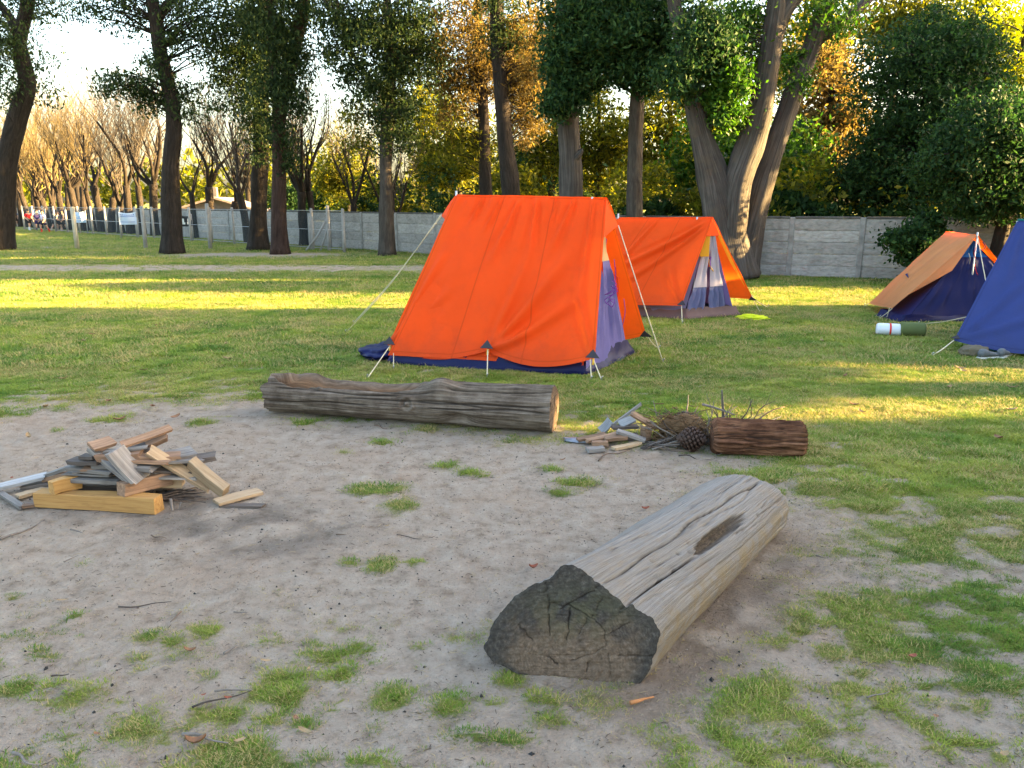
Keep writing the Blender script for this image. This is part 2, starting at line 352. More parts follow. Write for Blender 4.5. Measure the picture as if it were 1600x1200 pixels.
M_POST = mat_plain('wall_post_concrete', (0.26, 0.25, 0.235), 0.9, 0.3, 6)
M_CAP = mat_plain('wall_cap_stained', (0.09, 0.084, 0.078), 0.9, 0.4, 5)
def slab_mesh(L, Hh, seed):
    nx, nz = 34, 8
    u, v = np.meshgrid(np.linspace(-L/2, L/2, nx), np.linspace(0, Hh, nz), indexing='ij')
    row = np.floor(v/(Hh/3.001)); st = _hash(np.floor((u+row*0.37)/0.33).astype(np.int64).ravel(), row.astype(np.int64).ravel(), np.zeros(u.size, np.int64), seed).reshape(u.shape)
    edge = np.minimum(np.minimum(v, Hh-v)/0.02, 1); d = 0.013*st*edge+0.008*fbm(np.stack([u.ravel()*9, v.ravel()*18, u.ravel()*0], 1), 3, seed).reshape(u.shape)
    fr = np.stack([u, -0.025-d, v], -1).reshape(-1, 3); bk = np.stack([u, 0.025+0*d, v], -1).reshape(-1, 3); k = nx*nz
    q = grid_faces(nx, nz); Q = [q, q[:, ::-1]+k]
    def strip(idx): idx = np.asarray(idx); return np.stack([idx[:-1], idx[:-1]+k, idx[1:]+k, idx[1:]], -1)
    ii = np.arange(nx); jj = np.arange(nz)
    Q += [strip(ii*nz), strip(ii*nz+nz-1), strip(jj), strip((nx-1)*nz+jj)]
    return mesh_np('slab', np.vstack([fr, bk]), [np.vstack(Q)], [M_WALL], False)
def build_wall(name, label, a, b_, bay, rows, hgt):
    a, b_ = np.asarray(a, float), np.asarray(b_, float); L = np.linalg.norm(b_-a); nb = int(round(L/bay)); bay = L/nb
    d = (b_-a)/L; ang = math.atan2(d[1], d[0]); root = thing(name, label, 'wall', (*a, 0), ang)
    sh = hgt/rows; var = [slab_mesh(bay-0.11, sh-0.008, s) for s in range(4)]
    pm = bevel_box_mesh('post', 0.12, 0.13, hgt+0.03, M_POST, 0.012); cm = bevel_box_mesh('coping', bay-0.124, 0.10, 0.05, M_CAP, 0.008)
    for i in range(nb+1): obj('post', pm, root, (i*bay, 0, (hgt+0.03)/2))
    for i in range(nb):
        for r in range(rows): obj('slab', var[(i*3+r*7+i//5) % 4], root, ((i+0.5)*bay, 0, r*sh+0.002))
        obj('coping', cm, root, ((i+0.5)*bay, 0, hgt+0.024))
    return root
CORNER = V(5.0, 19.05)
build_wall('concrete_wall', 'near concrete slab wall behind the tan tent and dark bush', CORNER+V(0.14, -0.05), V(13.6, 15.75), 1.5, 5, 1.34)
build_wall('concrete_wall', 'long pale concrete slab wall running away behind the trees to the far left', V(-40, 62.4), CORNER-V(0.05, -0.05), 2.05, 4, 1.32)

# ------------------------------------------------------------------ houses behind the wall
M_PLAS = mat_plain('house_plaster', (0.12, 0.108, 0.10), 0.9, 0.2, 2); M_BRICK = mat_plain('house_brick', (0.42, 0.17, 0.09), 0.9, 0.3, 4)
M_TILE = mat_plain('roof_tiles', (0.20, 0.16, 0.15), 0.9, 0.3, 3); M_TILE2 = mat_plain('roof_clay', (0.38, 0.14, 0.07), 0.85, 0.3, 3); M_GLASS = mat_plain('window_glass', (0.05, 0.06, 0.07), 0.1, 0.1, 1)
M_WHITE = mat_plain('white_paint', (0.72, 0.71, 0.68), 0.6, 0.1, 8)
def house(label, loc, rz, w_, d_, h_, rh, mw, mr):
    r = thing('house', label, 'house', loc, rz)
    v = V([-w_/2, -d_/2, 0], [w_/2, -d_/2, 0], [w_/2, d_/2, 0], [-w_/2, d_/2, 0]); top = v+V(0, 0, h_); ap = V([-w_/2, 0, h_+rh], [w_/2, 0, h_+rh])
    me = mesh_np('wall', np.vstack([v, top, ap]), [np.array([[0, 1, 5, 4], [2, 3, 7, 6], [1, 2, 6, 5], [3, 0, 4, 7]]), np.array([[5, 6, 9], [7, 4, 8]])], [mw], False); obj('wall', me, r)
    ov = 0.35; t = 0.12; sl = rh/(d_/2)
    mb = MB()
    for s in (-1, 1):
        a = V([-w_/2-ov, s*(d_/2+ov), h_-ov*sl+0.02], [w_/2+ov, s*(d_/2+ov), h_-ov*sl+0.02], [w_/2+ov, 0, h_+rh+0.02], [-w_/2-ov, 0, h_+rh+0.02])
        mb.add(np.vstack([a, a+V(0, 0, t)]), np.array([[0, 1, 2, 3], [4, 5, 6, 7], [0, 1, 5, 4], [1, 2, 6, 5], [2, 3, 7, 6], [3, 0, 4, 7]]))
    rf = obj('roof', mb.mesh('roof', mr, False), r)
    obj('chimney', bevel_box_mesh('chimney', 0.5, 0.5, 1.2, mw, 0.02), rf, (w_*0.25, d_*0.2, h_+rh*0.6+0.5))
    for k in (-0.3, 0.05, 0.32):
        wn = obj('window', bevel_box_mesh('window', 1.1, 0.08, 1.0, M_WHITE, 0.01), r, (w_*k, -d_/2-0.02, h_-0.9))
        for s in (-1, 1): obj('pane', bevel_box_mesh('pane', 0.45, 0.03, 0.85, M_GLASS, 0.004), wn, (s*0.25, -0.04, 0))
    return r
_h = P(352, 318, 52); house('grey gabled house showing over the wall left of the twin trunks', (_h[0], 52, 0), math.radians(100), 7, 5.0, 1.15, .75, M_PLAS, M_TILE)
#_h = P(268, 318, 60); house('brick house with clay roof glimpsed between the bare trees', (_h[0]+1.5, 60, 0), math.radians(20), 10, 6, 2.0, 1.0, M_BRICK, M_TILE2)

# ------------------------------------------------------------------ TREES
B_DARK = mat_bark('bark_dark', (0.0076, 0.0059, 0.0046), (0.0252, 0.0193, 0.0151), (0.0525, 0.0420, 0.0336), 2.0, 16, 1.0, 0.06)
B_RED = mat_bark('bark_redbrown', (0.0150, 0.0080, 0.0060), (0.0425, 0.0250, 0.0190), (0.0850, 0.0525, 0.0400), 2.0, 16, 1.0, 0.06)
B_GREY = mat_bark('bark_grey_stringy', (0.018, 0.015, 0.013), (0.062, 0.054, 0.048), (0.135, 0.122, 0.11), 0.8, 26, 0.9, 0.05, moss=(0.10, 0.075, 0.05))
B_MID = mat_bark('bark_mid', (0.0225, 0.0180, 0.0144), (0.0585, 0.0486, 0.0405), (0.1080, 0.0922, 0.0765), 2.5, 16, 0.9, 0.05)
B_TWIG = mat_bark('bark_bare_twig', (0.03, 0.026, 0.022), (0.075, 0.064, 0.053), (0.14, 0.12, 0.10), 3, 16, 0.5, 0.02)
B_TWIG_SUN = mat_bark('bark_twig_sunlit_gold', (0.07, 0.052, 0.026), (0.15, 0.115, 0.056), (0.25, 0.20, 0.10), 3, 16, 0.5, 0.02)  # same twigs with golden sunlight put into the bark colour
L_ACA = mat_leaf('leaf_acacia', [(0.2, (0.012, 0.024, 0.010)), (0.5, (0.026, 0.046, 0.016)), (0.8, (0.060, 0.084, 0.026))], 0.35)
L_CYP = mat_leaf('leaf_cypress', [(0.2, (0.010, 0.030, 0.012)), (0.5, (0.024, 0.060, 0.020)), (0.8, (0.060, 0.105, 0.028))], 0.25)
L_GOLD = mat_leaf('leaf_golden', [(0.2, (0.055, 0.040, 0.014)), (0.5, (0.125, 0.090, 0.030)), (0.8, (0.215, 0.165, 0.058))], 0.5)
L_OLIV = mat_leaf('leaf_olive_backlit', [(0.2, (0.030, 0.040, 0.008)), (0.5, (0.105, 0.115, 0.018)), (0.8, (0.26, 0.235, 0.036))], 0.55)  # yellowed and brightened so the colour carries the backlit glow
L_DARK = mat_leaf('leaf_dark_broad', [(0.2, (0.010, 0.026, 0.009)), (0.5, (0.020, 0.050, 0.015)), (0.8, (0.044, 0.086, 0.022))], 0.3, 0.55)
L_LIME = mat_leaf('leaf_lime', [(0.2, (0.08, 0.11, 0.010)), (0.5, (0.17, 0.20, 0.018)), (0.8, (0.30, 0.29, 0.03))], 0.55)
L_IVY = mat_leaf('leaf_ivy', [(0.2, (0.022, 0.060, 0.010)), (0.5, (0.050, 0.115, 0.018)), (0.8, (0.10, 0.17, 0.03))], 0.4, 0.4)

def leaf_geo(c, length, width, droop=0.0, r=rng):
    n = len(c); a = r.normal(size=(n, 3)); a[:, 2] -= droop*1.6; a /= np.linalg.norm(a, axis=1)[:, None]
    t = r.normal(size=(n, 3)); b_ = np.cross(a, t); b_ /= np.linalg.norm(b_, axis=1)[:, None]+1e-9
    nrm = np.cross(a, b_); s = r.uniform(0.45, 1.5, n)[:, None]; L = length*s; W = width*s
    s_ = s; v = np.stack([c-a*L*0.5, c+b_*W*0.5-a*L*0.05+nrm*W*0.12, c+a*L*0.5, c-b_*W*0.5-a*L*0.05+nrm*W*0.12], 1).reshape(-1, 3)
    q = np.arange(n*4).reshape(-1, 4); return v, q, r.uniform(0, 1, n)
def scatter_clump(center, rad, nsub, nleaf, sig, r=rng, shell=0.35):
    d = r.normal(size=(nsub, 3)); d /= np.linalg.norm(d, axis=1)[:, None]
    rr = (shell+(1-shell)*r.uniform(0, 1, nsub))[:, None]
    sub = np.asarray(center)+d*rr*np.asarray(rad)
    pts = sub[:, None]+r.normal(size=(nsub, nleaf, 3))*np.asarray(sig)*V(1, 1, 0.7)*r.uniform(0.6, 1.4, (nsub, 1, 1))
    return sub, pts.reshape(-1, 3)
def trunk_mesh(name, paths, mat, base, k=18, flare=0.55, rough=0.10, seed=0):
    mb = MB()
    for i, (pts, rad) in enumerate(paths):
        n = 46 if len(pts) > 2 else 16
        pr = resample(np.c_[np.asarray(pts, float), np.asarray(rad, float)], n); path = pr[:, :3]; r = np.maximum(pr[:, 3], 0.01)
        fl = flare if i == 0 else 0.0
        def rf(s, a, sd=seed+i*5, fl=fl, r0=r[0]):
            q = np.stack([np.cos(a).ravel()*1.7, np.sin(a).ravel()*1.7, s.ravel()*0.8], 1)
            q2 = np.stack([np.cos(a).ravel()*5, np.sin(a).ravel()*5, s.ravel()*1.3], 1)
            lob = 1+0.25*np.cos(5*a+sd)+0.15*np.cos(3*a+2*sd)
            return 1+(fbm(q, 3, sd)-0.5).reshape(s.shape)*0.45+(fbm(q2, 3, sd+3)-0.5).reshape(s.shape)*rough*2.4+fl*np.exp(-s/(r0*1.6))*lob
        add_tube(mb, path, r, k if r[0] > 0.1 else 9, rfun=rf, v0=i*3.7)
    return mb.mesh(name, mat, True, off=base)
def limbs_to(sub, skel, skr, r0=0.035, every=1, seed=0, jit=0.25):
    rr = np.random.default_rng(seed); P_, R_ = [], []
    for c in sub[::every]:
        d = np.linalg.norm(skel-c, axis=1)+3.0*np.maximum(0, skel[:, 2]-c[2]+0.2*np.hypot(skel[:, 0]-c[0], skel[:, 1]-c[1]))
        i = int(np.argmin(d)); a = skel[i]; L = np.linalg.norm(c-a)
        mid = (a+c)/2+V(0, 0, 0.12*L)+rr.normal(size=3)*0.1*L*jit*2
        P_.append(resample(np.array([a, mid, c]), 6)); rb = min(skr[i]*0.6, r0*(0.6+0.35*L)); R_.append(np.linspace(rb, rb*0.18, 6))
    return many_tubes(np.array(P_), np.array(R_), 4) if P_ else (np.zeros((0, 3)), np.zeros((0, 4), int))
def make_tree(name, label, trunks, clumps, leaf, bark, cat='tree', group=None, lsize=(0.12, 0.05), droop=0.3, every=1, k=18, flare=0.28, limb=0.035, seed=0, base=None, dens=1.0):
    """trunks: [(world pts, radii)], clumps: [(centre, radii, nsub, nleaf, sigma[, leaf material])]"""
    base = np.array(trunks[0][0][0] if base is None else base, float); base[2] = 0
    root = thing(name, label, cat, base, 0, group); r = np.random.default_rng(seed+100)
    if trunks: obj('trunk', trunk_mesh('trunk', trunks, bark, base, k, flare, seed=seed), root)
    sk = np.vstack([resample(np.c_[np.asarray(p, float), np.asarray(q, float)], 24) for p, q in trunks]); groups = {}
    subs = []
    for cl in clumps:
        ce, ra, ns, nl, sg = cl[:5]; mt = cl[5] if len(cl) > 5 else leaf
        s, pts = scatter_clump(ce, ra, int(ns*dens), nl, sg, r); subs.append(s); groups.setdefault(mt.name, (mt, []))[1].append(pts)
    if subs:
        sub = np.vstack(subs); v, q = limbs_to(sub, sk[:, :3], sk[:, 3], limb, every, seed)
        obj('branches', mesh_np('branches', v-base, [q], [bark], True), root)
    for mt, pl in groups.values():
        v, q, rn = leaf_geo(np.vstack(pl)-base, lsize[0], lsize[1], droop, r)
        obj('crown', mesh_np('crown', v, [q], [mt], False, fattr={'rnd': rn}), root)
    return root
def copy_tree(root, loc, rz, sc, label=None):
    c = root.copy(); COL.objects.link(c); c.location = tuple(loc); c.rotation_euler = (0, 0, rz); c.scale = (sc[0], sc[0], sc[1])
    if label: c['label'] = label
    for ch in list(root.children):
        d = ch.copy(); COL.objects.link(d); d.parent = c
    return c
def px(pts, Y0):
    """pixel polyline (u,v[,dY]) standing at depth Y0"""
    return [P(p[0], p[1], Y0+(p[2] if len(p) > 2 else 0)) for p in pts]
def cl(u, v, Y0, ru, rv, ns, nl, sg, mt=None, ry=None):
    s = Y0/FPX; t = (P(u, v, Y0), (ru*s, (ry if ry is not None else (ru+rv)/2*s), rv*s), ns, nl, sg)
    return t+(mt,) if mt else t
def up(p, *d): return list(p)+[np.asarray(p[-1])+V(*x) for x in d]

GT = 'large dark trees standing along the dirt track'
# leftmost curved tree
T = up(px([(2, 391), (6, 330), (12, 250), (28, 185), (42, 130), (30, 70), (42, 10)], 29), (0.6, 0, 2), (1.0, 0.3, 5))
T2 = [P(34, 60, 29), P(10, 20, 29.4), P(-40, -40, 30)]
make_tree('acacia_tree', 'curving dark tree at the left edge of the photo', [(T, [0.420, 0.370, 0.336, 0.319, 0.286, 0.235, 0.210, 0.168, 0.084]), (T2, [0.168, 0.126, 0.084])],
    [cl(20, 110, 28.6, 55, 75, 20, 90, .30), cl(-40, 30, 29, 70, 60, 14, 90, .35), cl(60, -10, 29, 50, 40, 12, 80, .3), cl(30, -150, 29, 160, 90, 22, 90, .45)], L_ACA, B_DARK, group=GT, lsize=(.13, .05), droop=.7, seed=1, dens=2.4, limb=.02)
# tree by the banners
T = up(px([(270, 397), (268, 340), (266, 270), (272, 200), (268, 150), (252, 90), (243, 30), (232, -30)], 26.9), (-0.5, 0.4, 3))
T2 = [P(244, 35, 26.9), P(275, -10, 26.8), P(330, -50, 26.6)]
make_tree('acacia_tree', 'dark trunked tree right of the white and blue banner', [(T, [0.336, 0.302, 0.286, 0.252, 0.227, 0.227, 0.218, 0.168, 0.084]), (T2, [0.143, 0.109, 0.067])],
    [cl(190, 130, 26.5, 36, 26, 9, 70, .22), cl(240, 110, 26.5, 30, 40, 7, 60, .2), cl(290, 160, 27, 32, 30, 8, 60, .22), cl(330, 40, 26.9, 85, 50, 24, 85, .3), cl(190, 15, 26.9, 90, 30, 16, 70, .25), cl(230, 160, 27, 22, 18, 5, 60, .18), cl(260, -110, 26.9, 220, 80, 26, 90, .45)],
    L_ACA, B_DARK, group=GT, lsize=(.13, .05), droop=.6, seed=2, dens=2.4, limb=.02)
# twin trees
T = up(px([(405, 391), (404, 330), (407, 250), (408, 160), (412, 60), (414, -20)], 28.9), (0.2, 0, 3))
make_tree('acacia_tree', 'straight dark tree, left one of the close pair', [(T, [0.353, 0.277, 0.277, 0.260, 0.235, 0.202, 0.084])],
    [cl(395, 60, 28.5, 60, 75, 40, 95, .3), cl(408, 190, 28.3, 26, 70, 20, 80, .22), cl(360, 120, 28.8, 42, 60, 16, 80, .28), cl(400, -90, 28.5, 150, 70, 26, 90, .45)], L_ACA, B_DARK, group=GT, lsize=(.13, .05), droop=.7, seed=3, dens=2.4, limb=.02)
T = up(px([(438, 398), (436, 330), (437, 250), (436, 190), (452, 110), (468, 40), (478, -20)], 26.5), (0.5, 0, 3))
T2 = [P(436, 190, 26.5), P(428, 110, 26.4), P(425, 40, 26.3), P(420, -30, 26.2)]
make_tree('acacia_tree', 'forked reddish dark tree, right one of the close pair', [(T, [0.277, 0.235, 0.218, 0.210, 0.193, 0.185, 0.168, 0.084]), (T2, [0.168, 0.151, 0.126, 0.101])],
    [cl(440, 110, 26.0, 42, 75, 34, 90, .26), cl(435, 230, 26.1, 24, 50, 8, 70, .18), cl(440, 20, 26.3, 60, 40, 22, 90, .3), cl(450, -90, 26.3, 150, 70, 26, 90, .42)], L_ACA, B_RED, group=GT, lsize=(.13, .05), droop=.7, seed=4, dens=2.4, limb=.02)
# single tree left of the big tent
T = up(px([(605, 400), (604, 340), (603, 260), (607, 180), (610, 100), (606, 20), (604, -30)], 25.8), (-0.1, 0, 3))
make_tree('acacia_tree', 'straight tree with ochre patch on its trunk left of the large tent', [(T, [0.244, 0.210, 0.193, 0.193, 0.160, 0.126, 0.109, 0.050]), ([P(606, 150, 25.8), P(560, 100, 25.7), P(530, 30, 25.6)], [0.084, 0.067, 0.042])],
    [cl(585, 90, 25.6, 75, 90, 50, 85, .26), cl(640, 60, 25.7, 60, 70, 30, 85, .28), cl(530, 40, 25.7, 45, 50, 16, 80, .25), cl(615, 180, 25.5, 45, 55, 16, 70, .2), cl(560, 200, 26, 30, 40, 6, 60, .2, L_OLIV), cl(600, -90, 25.6, 170, 70, 26, 90, .42)],
    L_ACA, B_MID, group=GT, lsize=(.13, .05), droop=.5, seed=5, dens=2.4, limb=.02)

# trees rising behind the big tent
T = up(px([(762, 330), (760, 300), (757, 230), (755, 160), (752, 90), (748, 20)], 26), (0, 0, 3)); T[0] = V(T[0][0]+.05, 26, 0)
make_tree('pine_tree', 'slim dark trunk with golden brown needles, left of two behind the large tent ridge', [(T, [.26, .2, .18, .17, .15, .12, .05])],
    [cl(730, 60, 26, 52, 75, 46, 80, .26), cl(770, 110, 26.4, 50, 60, 34, 80, .26), cl(715, 150, 26.2, 42, 55, 26, 75, .25), cl(735, 220, 26.4, 50, 40, 20, 75, .25, L_OLIV), cl(750, -80, 26, 120, 60, 20, 90, .4)], L_GOLD, B_DARK, lsize=(.18, .035), droop=.4, seed=6, dens=1.6, limb=.02)
T = up(px([(800, 340), (798, 300), (790, 230), (784, 150), (778, 80), (776, 10)], 23.5), (0, 0, 3)); T[0] = V(T[0][0]+.05, 23.5, 0)
make_tree('pine_tree', 'leaning dark trunk with golden brown needles, right of two behind the large tent ridge', [(T, [.32, .26, .23, .21, .2, .17, .08])],
    [cl(820, 90, 24, 40, 90, 44, 80, .24), cl(790, 40, 23.3, 40, 45, 14, 80, .25, L_ACA), cl(825, 180, 24.5, 30, 50, 18, 75, .22), cl(800, -70, 24, 120, 60, 22, 90, .4, L_ACA)], L_GOLD, B_DARK, lsize=(.18, .035), droop=.4, seed=7, dens=1.6, limb=.02)
# grey broken trunk with cypress foliage
T = up(px([(893, 350), (892, 300), (890, 240), (886, 180), (884, 110), (880, 40)], 20.5), (0, 0, 3)); T[0] = V(T[0][0], 20.5, 0)
make_tree('cypress_tree', 'pale grey split trunk under dark cypress foliage behind the large tent', [(T, [.38, .30, .27, .25, .22, .18, .08]), ([P(892, 255, 20.4), P(906, 240, 20.3), P(910, 232, 20.3)], [.09, .07, .02])],
    [cl(880, 120, 20, 30, 50, 34, 90, .17), cl(905, 60, 20, 55, 55, 60, 95, .2), cl(870, 160, 19.8, 24, 22, 14, 80, .14), cl(900, 150, 20.2, 30, 30, 14, 80, .16), cl(860, -70, 20.5, 110, 60, 24, 90, .36)], L_CYP, B_GREY, lsize=(.13, .05), droop=.2, seed=8, dens=1.5, limb=.02)
T = up(px([(993, 360), (991, 300), (993, 230), (996, 160), (998, 90), (1000, 20)], 20.0), (0, 0, 3)); T[0] = V(T[0][0], 20.0, 0)
make_tree('cypress_tree', 'straight grey brown cypress between the two orange tents', [(T, [.24, .19, .18, .17, .15, .13, .06])],
    [cl(985, 50, 19.6, 70, 60, 80, 95, .19), cl(1010, 110, 19.5, 45, 32, 26, 90, .17), cl(950, 110, 19.8, 40, 30, 16, 85, .17), cl(940, 20, 19.8, 50, 40, 30, 90, .2), cl(1050, 60, 19.6, 40, 60, 34, 90, .18), cl(1000, -80, 20, 130, 60, 26, 90, .36)], L_CYP, B_MID, lsize=(.13, .05), droop=.2, seed=9, dens=1.5, limb=.02)
# big many-stemmed tree by the corner of the wall
Yb = 17.9
base = P(1140, 436, Yb); base[2] = 0
T = [base] + px([(1136, 395), (1128, 340), (1116, 285), (1098, 220), (1084, 165), (1078, 120)], Yb) + [P(1060, 40, Yb), P(1040, -60, Yb)]
Tb = px([(1142, 400), (1146, 330), (1154, 280), (1176, 215), (1192, 150), (1206, 70), (1216, 0)], Yb-.15) + [P(1222, -90, Yb)]
Tc = [base+V(.25, .1, .1)] + px([(1166, 385), (1186, 310), (1214, 220), (1242, 140), (1268, 70), (1290, 0)], Yb+.25) + [P(1320, -90, Yb+.4)]
Td = px([(1206, 70), (1228, 18), (1262, -20), (1300, -60)], Yb-.15)
Te = [P(1268, 70, Yb+.25), P(1320, 30, Yb+.4), P(1362, -5, Yb+.6), P(1420, -50, Yb+1)]
make_tree('eucalyptus_tree', 'huge grey tree with several leaning stems beside the second orange tent',
    [(T, [.56, .50, .42, .33, .24, .2, .18, .15, .08]), (Tb, [.30, .33, .31, .29, .25, .22, .2, .12]), (Tc, [.42, .34, .27, .22, .2, .18, .16, .1]), (Td, [.17, .15, .12, .06]), (Te, [.14, .12, .09, .05])],
    [cl(1135, 150, 17.8, 32, 70, 50, 90, .15, L_IVY), cl(1150, 60, 18.2, 40, 50, 34, 80, .18, L_IVY), cl(1100, 60, 17.6, 45, 60, 44, 90, .18, L_CYP), cl(1060, 120, 17.6, 32, 40, 22, 85, .16, L_CYP), cl(1240, 120, 18.2, 26, 40, 12, 70, .16), cl(1300, 30, 18, 50, 30, 14, 70, .18), cl(1150, -70, 18, 200, 60, 40, 90, .36)],
    L_IVY, B_GREY, lsize=(.10, .05), droop=.4, k=26, flare=.16, seed=10, dens=1.6, limb=.02)
# right-hand dark trees
def solid_tree(name, label, u, vb, Y0, clumps, leaf, bark, r0, seed, lean=0.0, lsize=(.11, .05), group=None, droop=.35):
    b0 = P(u, vb, Y0); b0[2] = 0
    top = max(c[0][2] for c in clumps); T = [b0, b0+V(lean*.3, 0, top*.35), b0+V(lean, 0, top*.9)]
    return make_tree(name, label, [(T, [r0, r0*.75, r0*.25])], clumps, leaf, bark, lsize=lsize, seed=seed, every=2, group=group, droop=droop, dens=1.4)
solid_tree('evergreen_tree', 'tall dark broadleaf tree behind the near wall, sky showing through its right side', 1440, 330, 20.5,
    [cl(1440, 130, 20.5, 105, 100, 150, 90, .22), cl(1400, 250, 20.3, 90, 80, 90, 90, .22), cl(1480, 70, 20.8, 75, 50, 60, 90, .2), cl(1530, 130, 20.8, 34, 50, 24, 80, .18), cl(1350, 290, 20.6, 70, 45, 40, 90, .22), cl(1500, 240, 20.6, 70, 60, 50, 90, .22)], L_DARK, B_DARK, .2, 11)
solid_tree('evergreen_tree', 'low spreading dark tree above the blue tent at the right edge', 1560, 350, 16.2,
    [cl(1530, 240, 16, 95, 75, 130, 90, .17), cl(1600, 200, 16.2, 80, 55, 80, 90, .17), cl(1560, 310, 16, 110, 32, 70, 90, .16), cl(1680, 260, 16.4, 100, 80, 70, 90, .2)], L_DARK, B_DARK, .17, 12, lean=.3, lsize=(.10, .045))
solid_tree('bush', 'round dark green bush against the near wall', 1430, 405, 16.3,
    [cl(1428, 378, 16.3, 36, 34, 44, 90, .11), cl(1450, 355, 16.3, 26, 20, 14, 80, .1)], L_DARK, B_DARK, .06, 13, lsize=(.10, .055))
# background trees behind the wall
GB = 'backlit trees behind the wall'
def back(u, v, Y0, ru, rv, mt, label, seed, n=70, trunk=.16, sg=.32, bark=B_DARK, ls=(.19, .075)):
    b0 = P(u, v, Y0); s = Y0/FPX; T = [V(b0[0], Y0, 0), V(b0[0]+.2, Y0, max(b0[2], 2)*.6), b0+V(.1, 0, rv*s*.6)]
    make_tree('background_tree', label, [(T, [trunk, trunk*.8, trunk*.3])],
        [cl(u, v, Y0, ru, rv, n, 80, sg), cl(u-ru*.4, v+rv*.5, Y0, ru*.6, rv*.5, n//2, 70, sg), cl(u+ru*.5, v+rv*.3, Y0, ru*.5, rv*.6, n//2, 70, sg)], mt, bark, group=GB, lsize=ls, seed=seed, every=2, k=10)
back(1290, 160, 27, 55, 110, L_GOLD, 'golden brown tree right of the huge grey tree', 31, 80)
back(1520, 30, 33, 110, 60, L_LIME, 'lime green sunlit tree at the top right corner', 32, 60, sg=.4)
back(1400, 20, 34, 70, 60, L_OLIV, 'olive tree showing over the tall dark broadleaf tree', 33, 50, sg=.4)
back(1590, 90, 30, 60, 80, L_LIME, 'slim lime green tree at the right edge above the low dark tree', 34, 36)
back(1250, 60, 32, 80, 90, L_OLIV, 'yellow green tree between the stems of the huge grey tree', 35, 60)
back(1040, 200, 30, 60, 110, L_OLIV, 'olive gold tree behind the straight cypress', 36, 70)
back(930, 210, 32, 70, 90, L_OLIV, 'olive gold tree right of the pale split trunk', 37, 70)
back(840, 230, 34, 70, 90, L_OLIV, 'olive gold tree left of the pale split trunk', 38, 70)
back(700, 220, 36, 70, 90, L_OLIV, 'olive tree behind the slim golden pine', 39, 70)
back(650, 120, 38, 60, 120, L_ACA, 'dark tree filling the gap left of the golden pines', 40, 60)
back(860, 60, 33, 90, 90, L_GOLD, 'tall golden tree high behind the pale split trunk', 41, 60, sg=.4)
back(1120, 230, 26, 70, 80, L_IVY, 'green tree close behind the huge grey tree', 42, 80)
back(1220, 260, 24, 70, 70, L_IVY, 'leafy green tree behind the right leaning stem', 43, 80, sg=.26)
back(455, 312, 47, 34, 26, L_DARK, 'dark shrub behind the wall between the twin trees and the bare trees', 45, 50, sg=.3)
back(520, 300, 44, 40, 30, L_DARK, 'dark shrub behind the wall by the diagonal fence brace', 46, 50, sg=.3)
back(535, 255, 40, 45, 60, L_OLIV, 'small olive tree left of the ochre patched trunk', 44, 40)
# undergrowth over the wall: nobody could count it
pts = []
rr = np.random.default_rng(5)
for t in np.linspace(0, 1, 150):
    a = CORNER+V(10, -2.3)*0; p0 = CORNER+V(2.4, 2.6); p1 = V(-8.5, 36.5)
    c0 = p0*(1-t)+p1*t; hgt = 2.3+1.2*math.sin(t*17)+.8*rr.normal()
    _, q = scatter_clump((c0[0]+rr.normal()*.9, c0[1]+.6+abs(rr.normal())*1.5, hgt*.5), (.8, .8, max(hgt, .9)*.55), 9, 34, .2, rr, .1); pts.append(q)
for t in np.linspace(0, 1, 70):
    c0 = V(6.2, 20.0)*(1-t)+V(15, 17.4)*t; hgt = 2.6+.9*math.sin(t*13)+.6*rr.normal()
    _, q = scatter_clump((c0[0]+rr.normal()*.5, c0[1]+.3+abs(rr.normal())*1.2, hgt*.5), (.8, .7, max(hgt, .9)*.55), 9, 34, .2, rr, .1); pts.append(q)
pts = np.vstack(pts); v, q, rn = leaf_geo(pts, .17, .085, .3, rr)
tag(obj('undergrowth', mesh_np('undergrowth', v, [q], [L_OLIV, L_DARK], False, matidx=((fbm(pts*V(.5, .5, .8), 2, 4) > .5)).astype(int), fattr={'rnd': rn})), 'tangled olive and dark green undergrowth behind the wall', 'undergrowth', kind='stuff')
# distant wood closing the horizon
rr = np.random.default_rng(6); pts = []
for t in np.linspace(0, 1, 170):
    x = -120+230*t; _, q = scatter_clump((x, 105+rr.normal()*6-0.18*abs(x), 3.2+rr.uniform(-1, 2)), (2.6, 2, 3.6+rr.uniform(0, 1.5)), 10, 14, .9, rr, .1); pts.append(q)
pts = np.vstack(pts); v, q, rn = leaf_geo(pts, .8, .5, .2, rr)
tag(obj('distant_wood', mesh_np('distant_wood', v, [q], [L_OLIV], False, fattr={'rnd': rn})), 'distant olive belt of trees on the horizon', 'wood', kind='stuff')

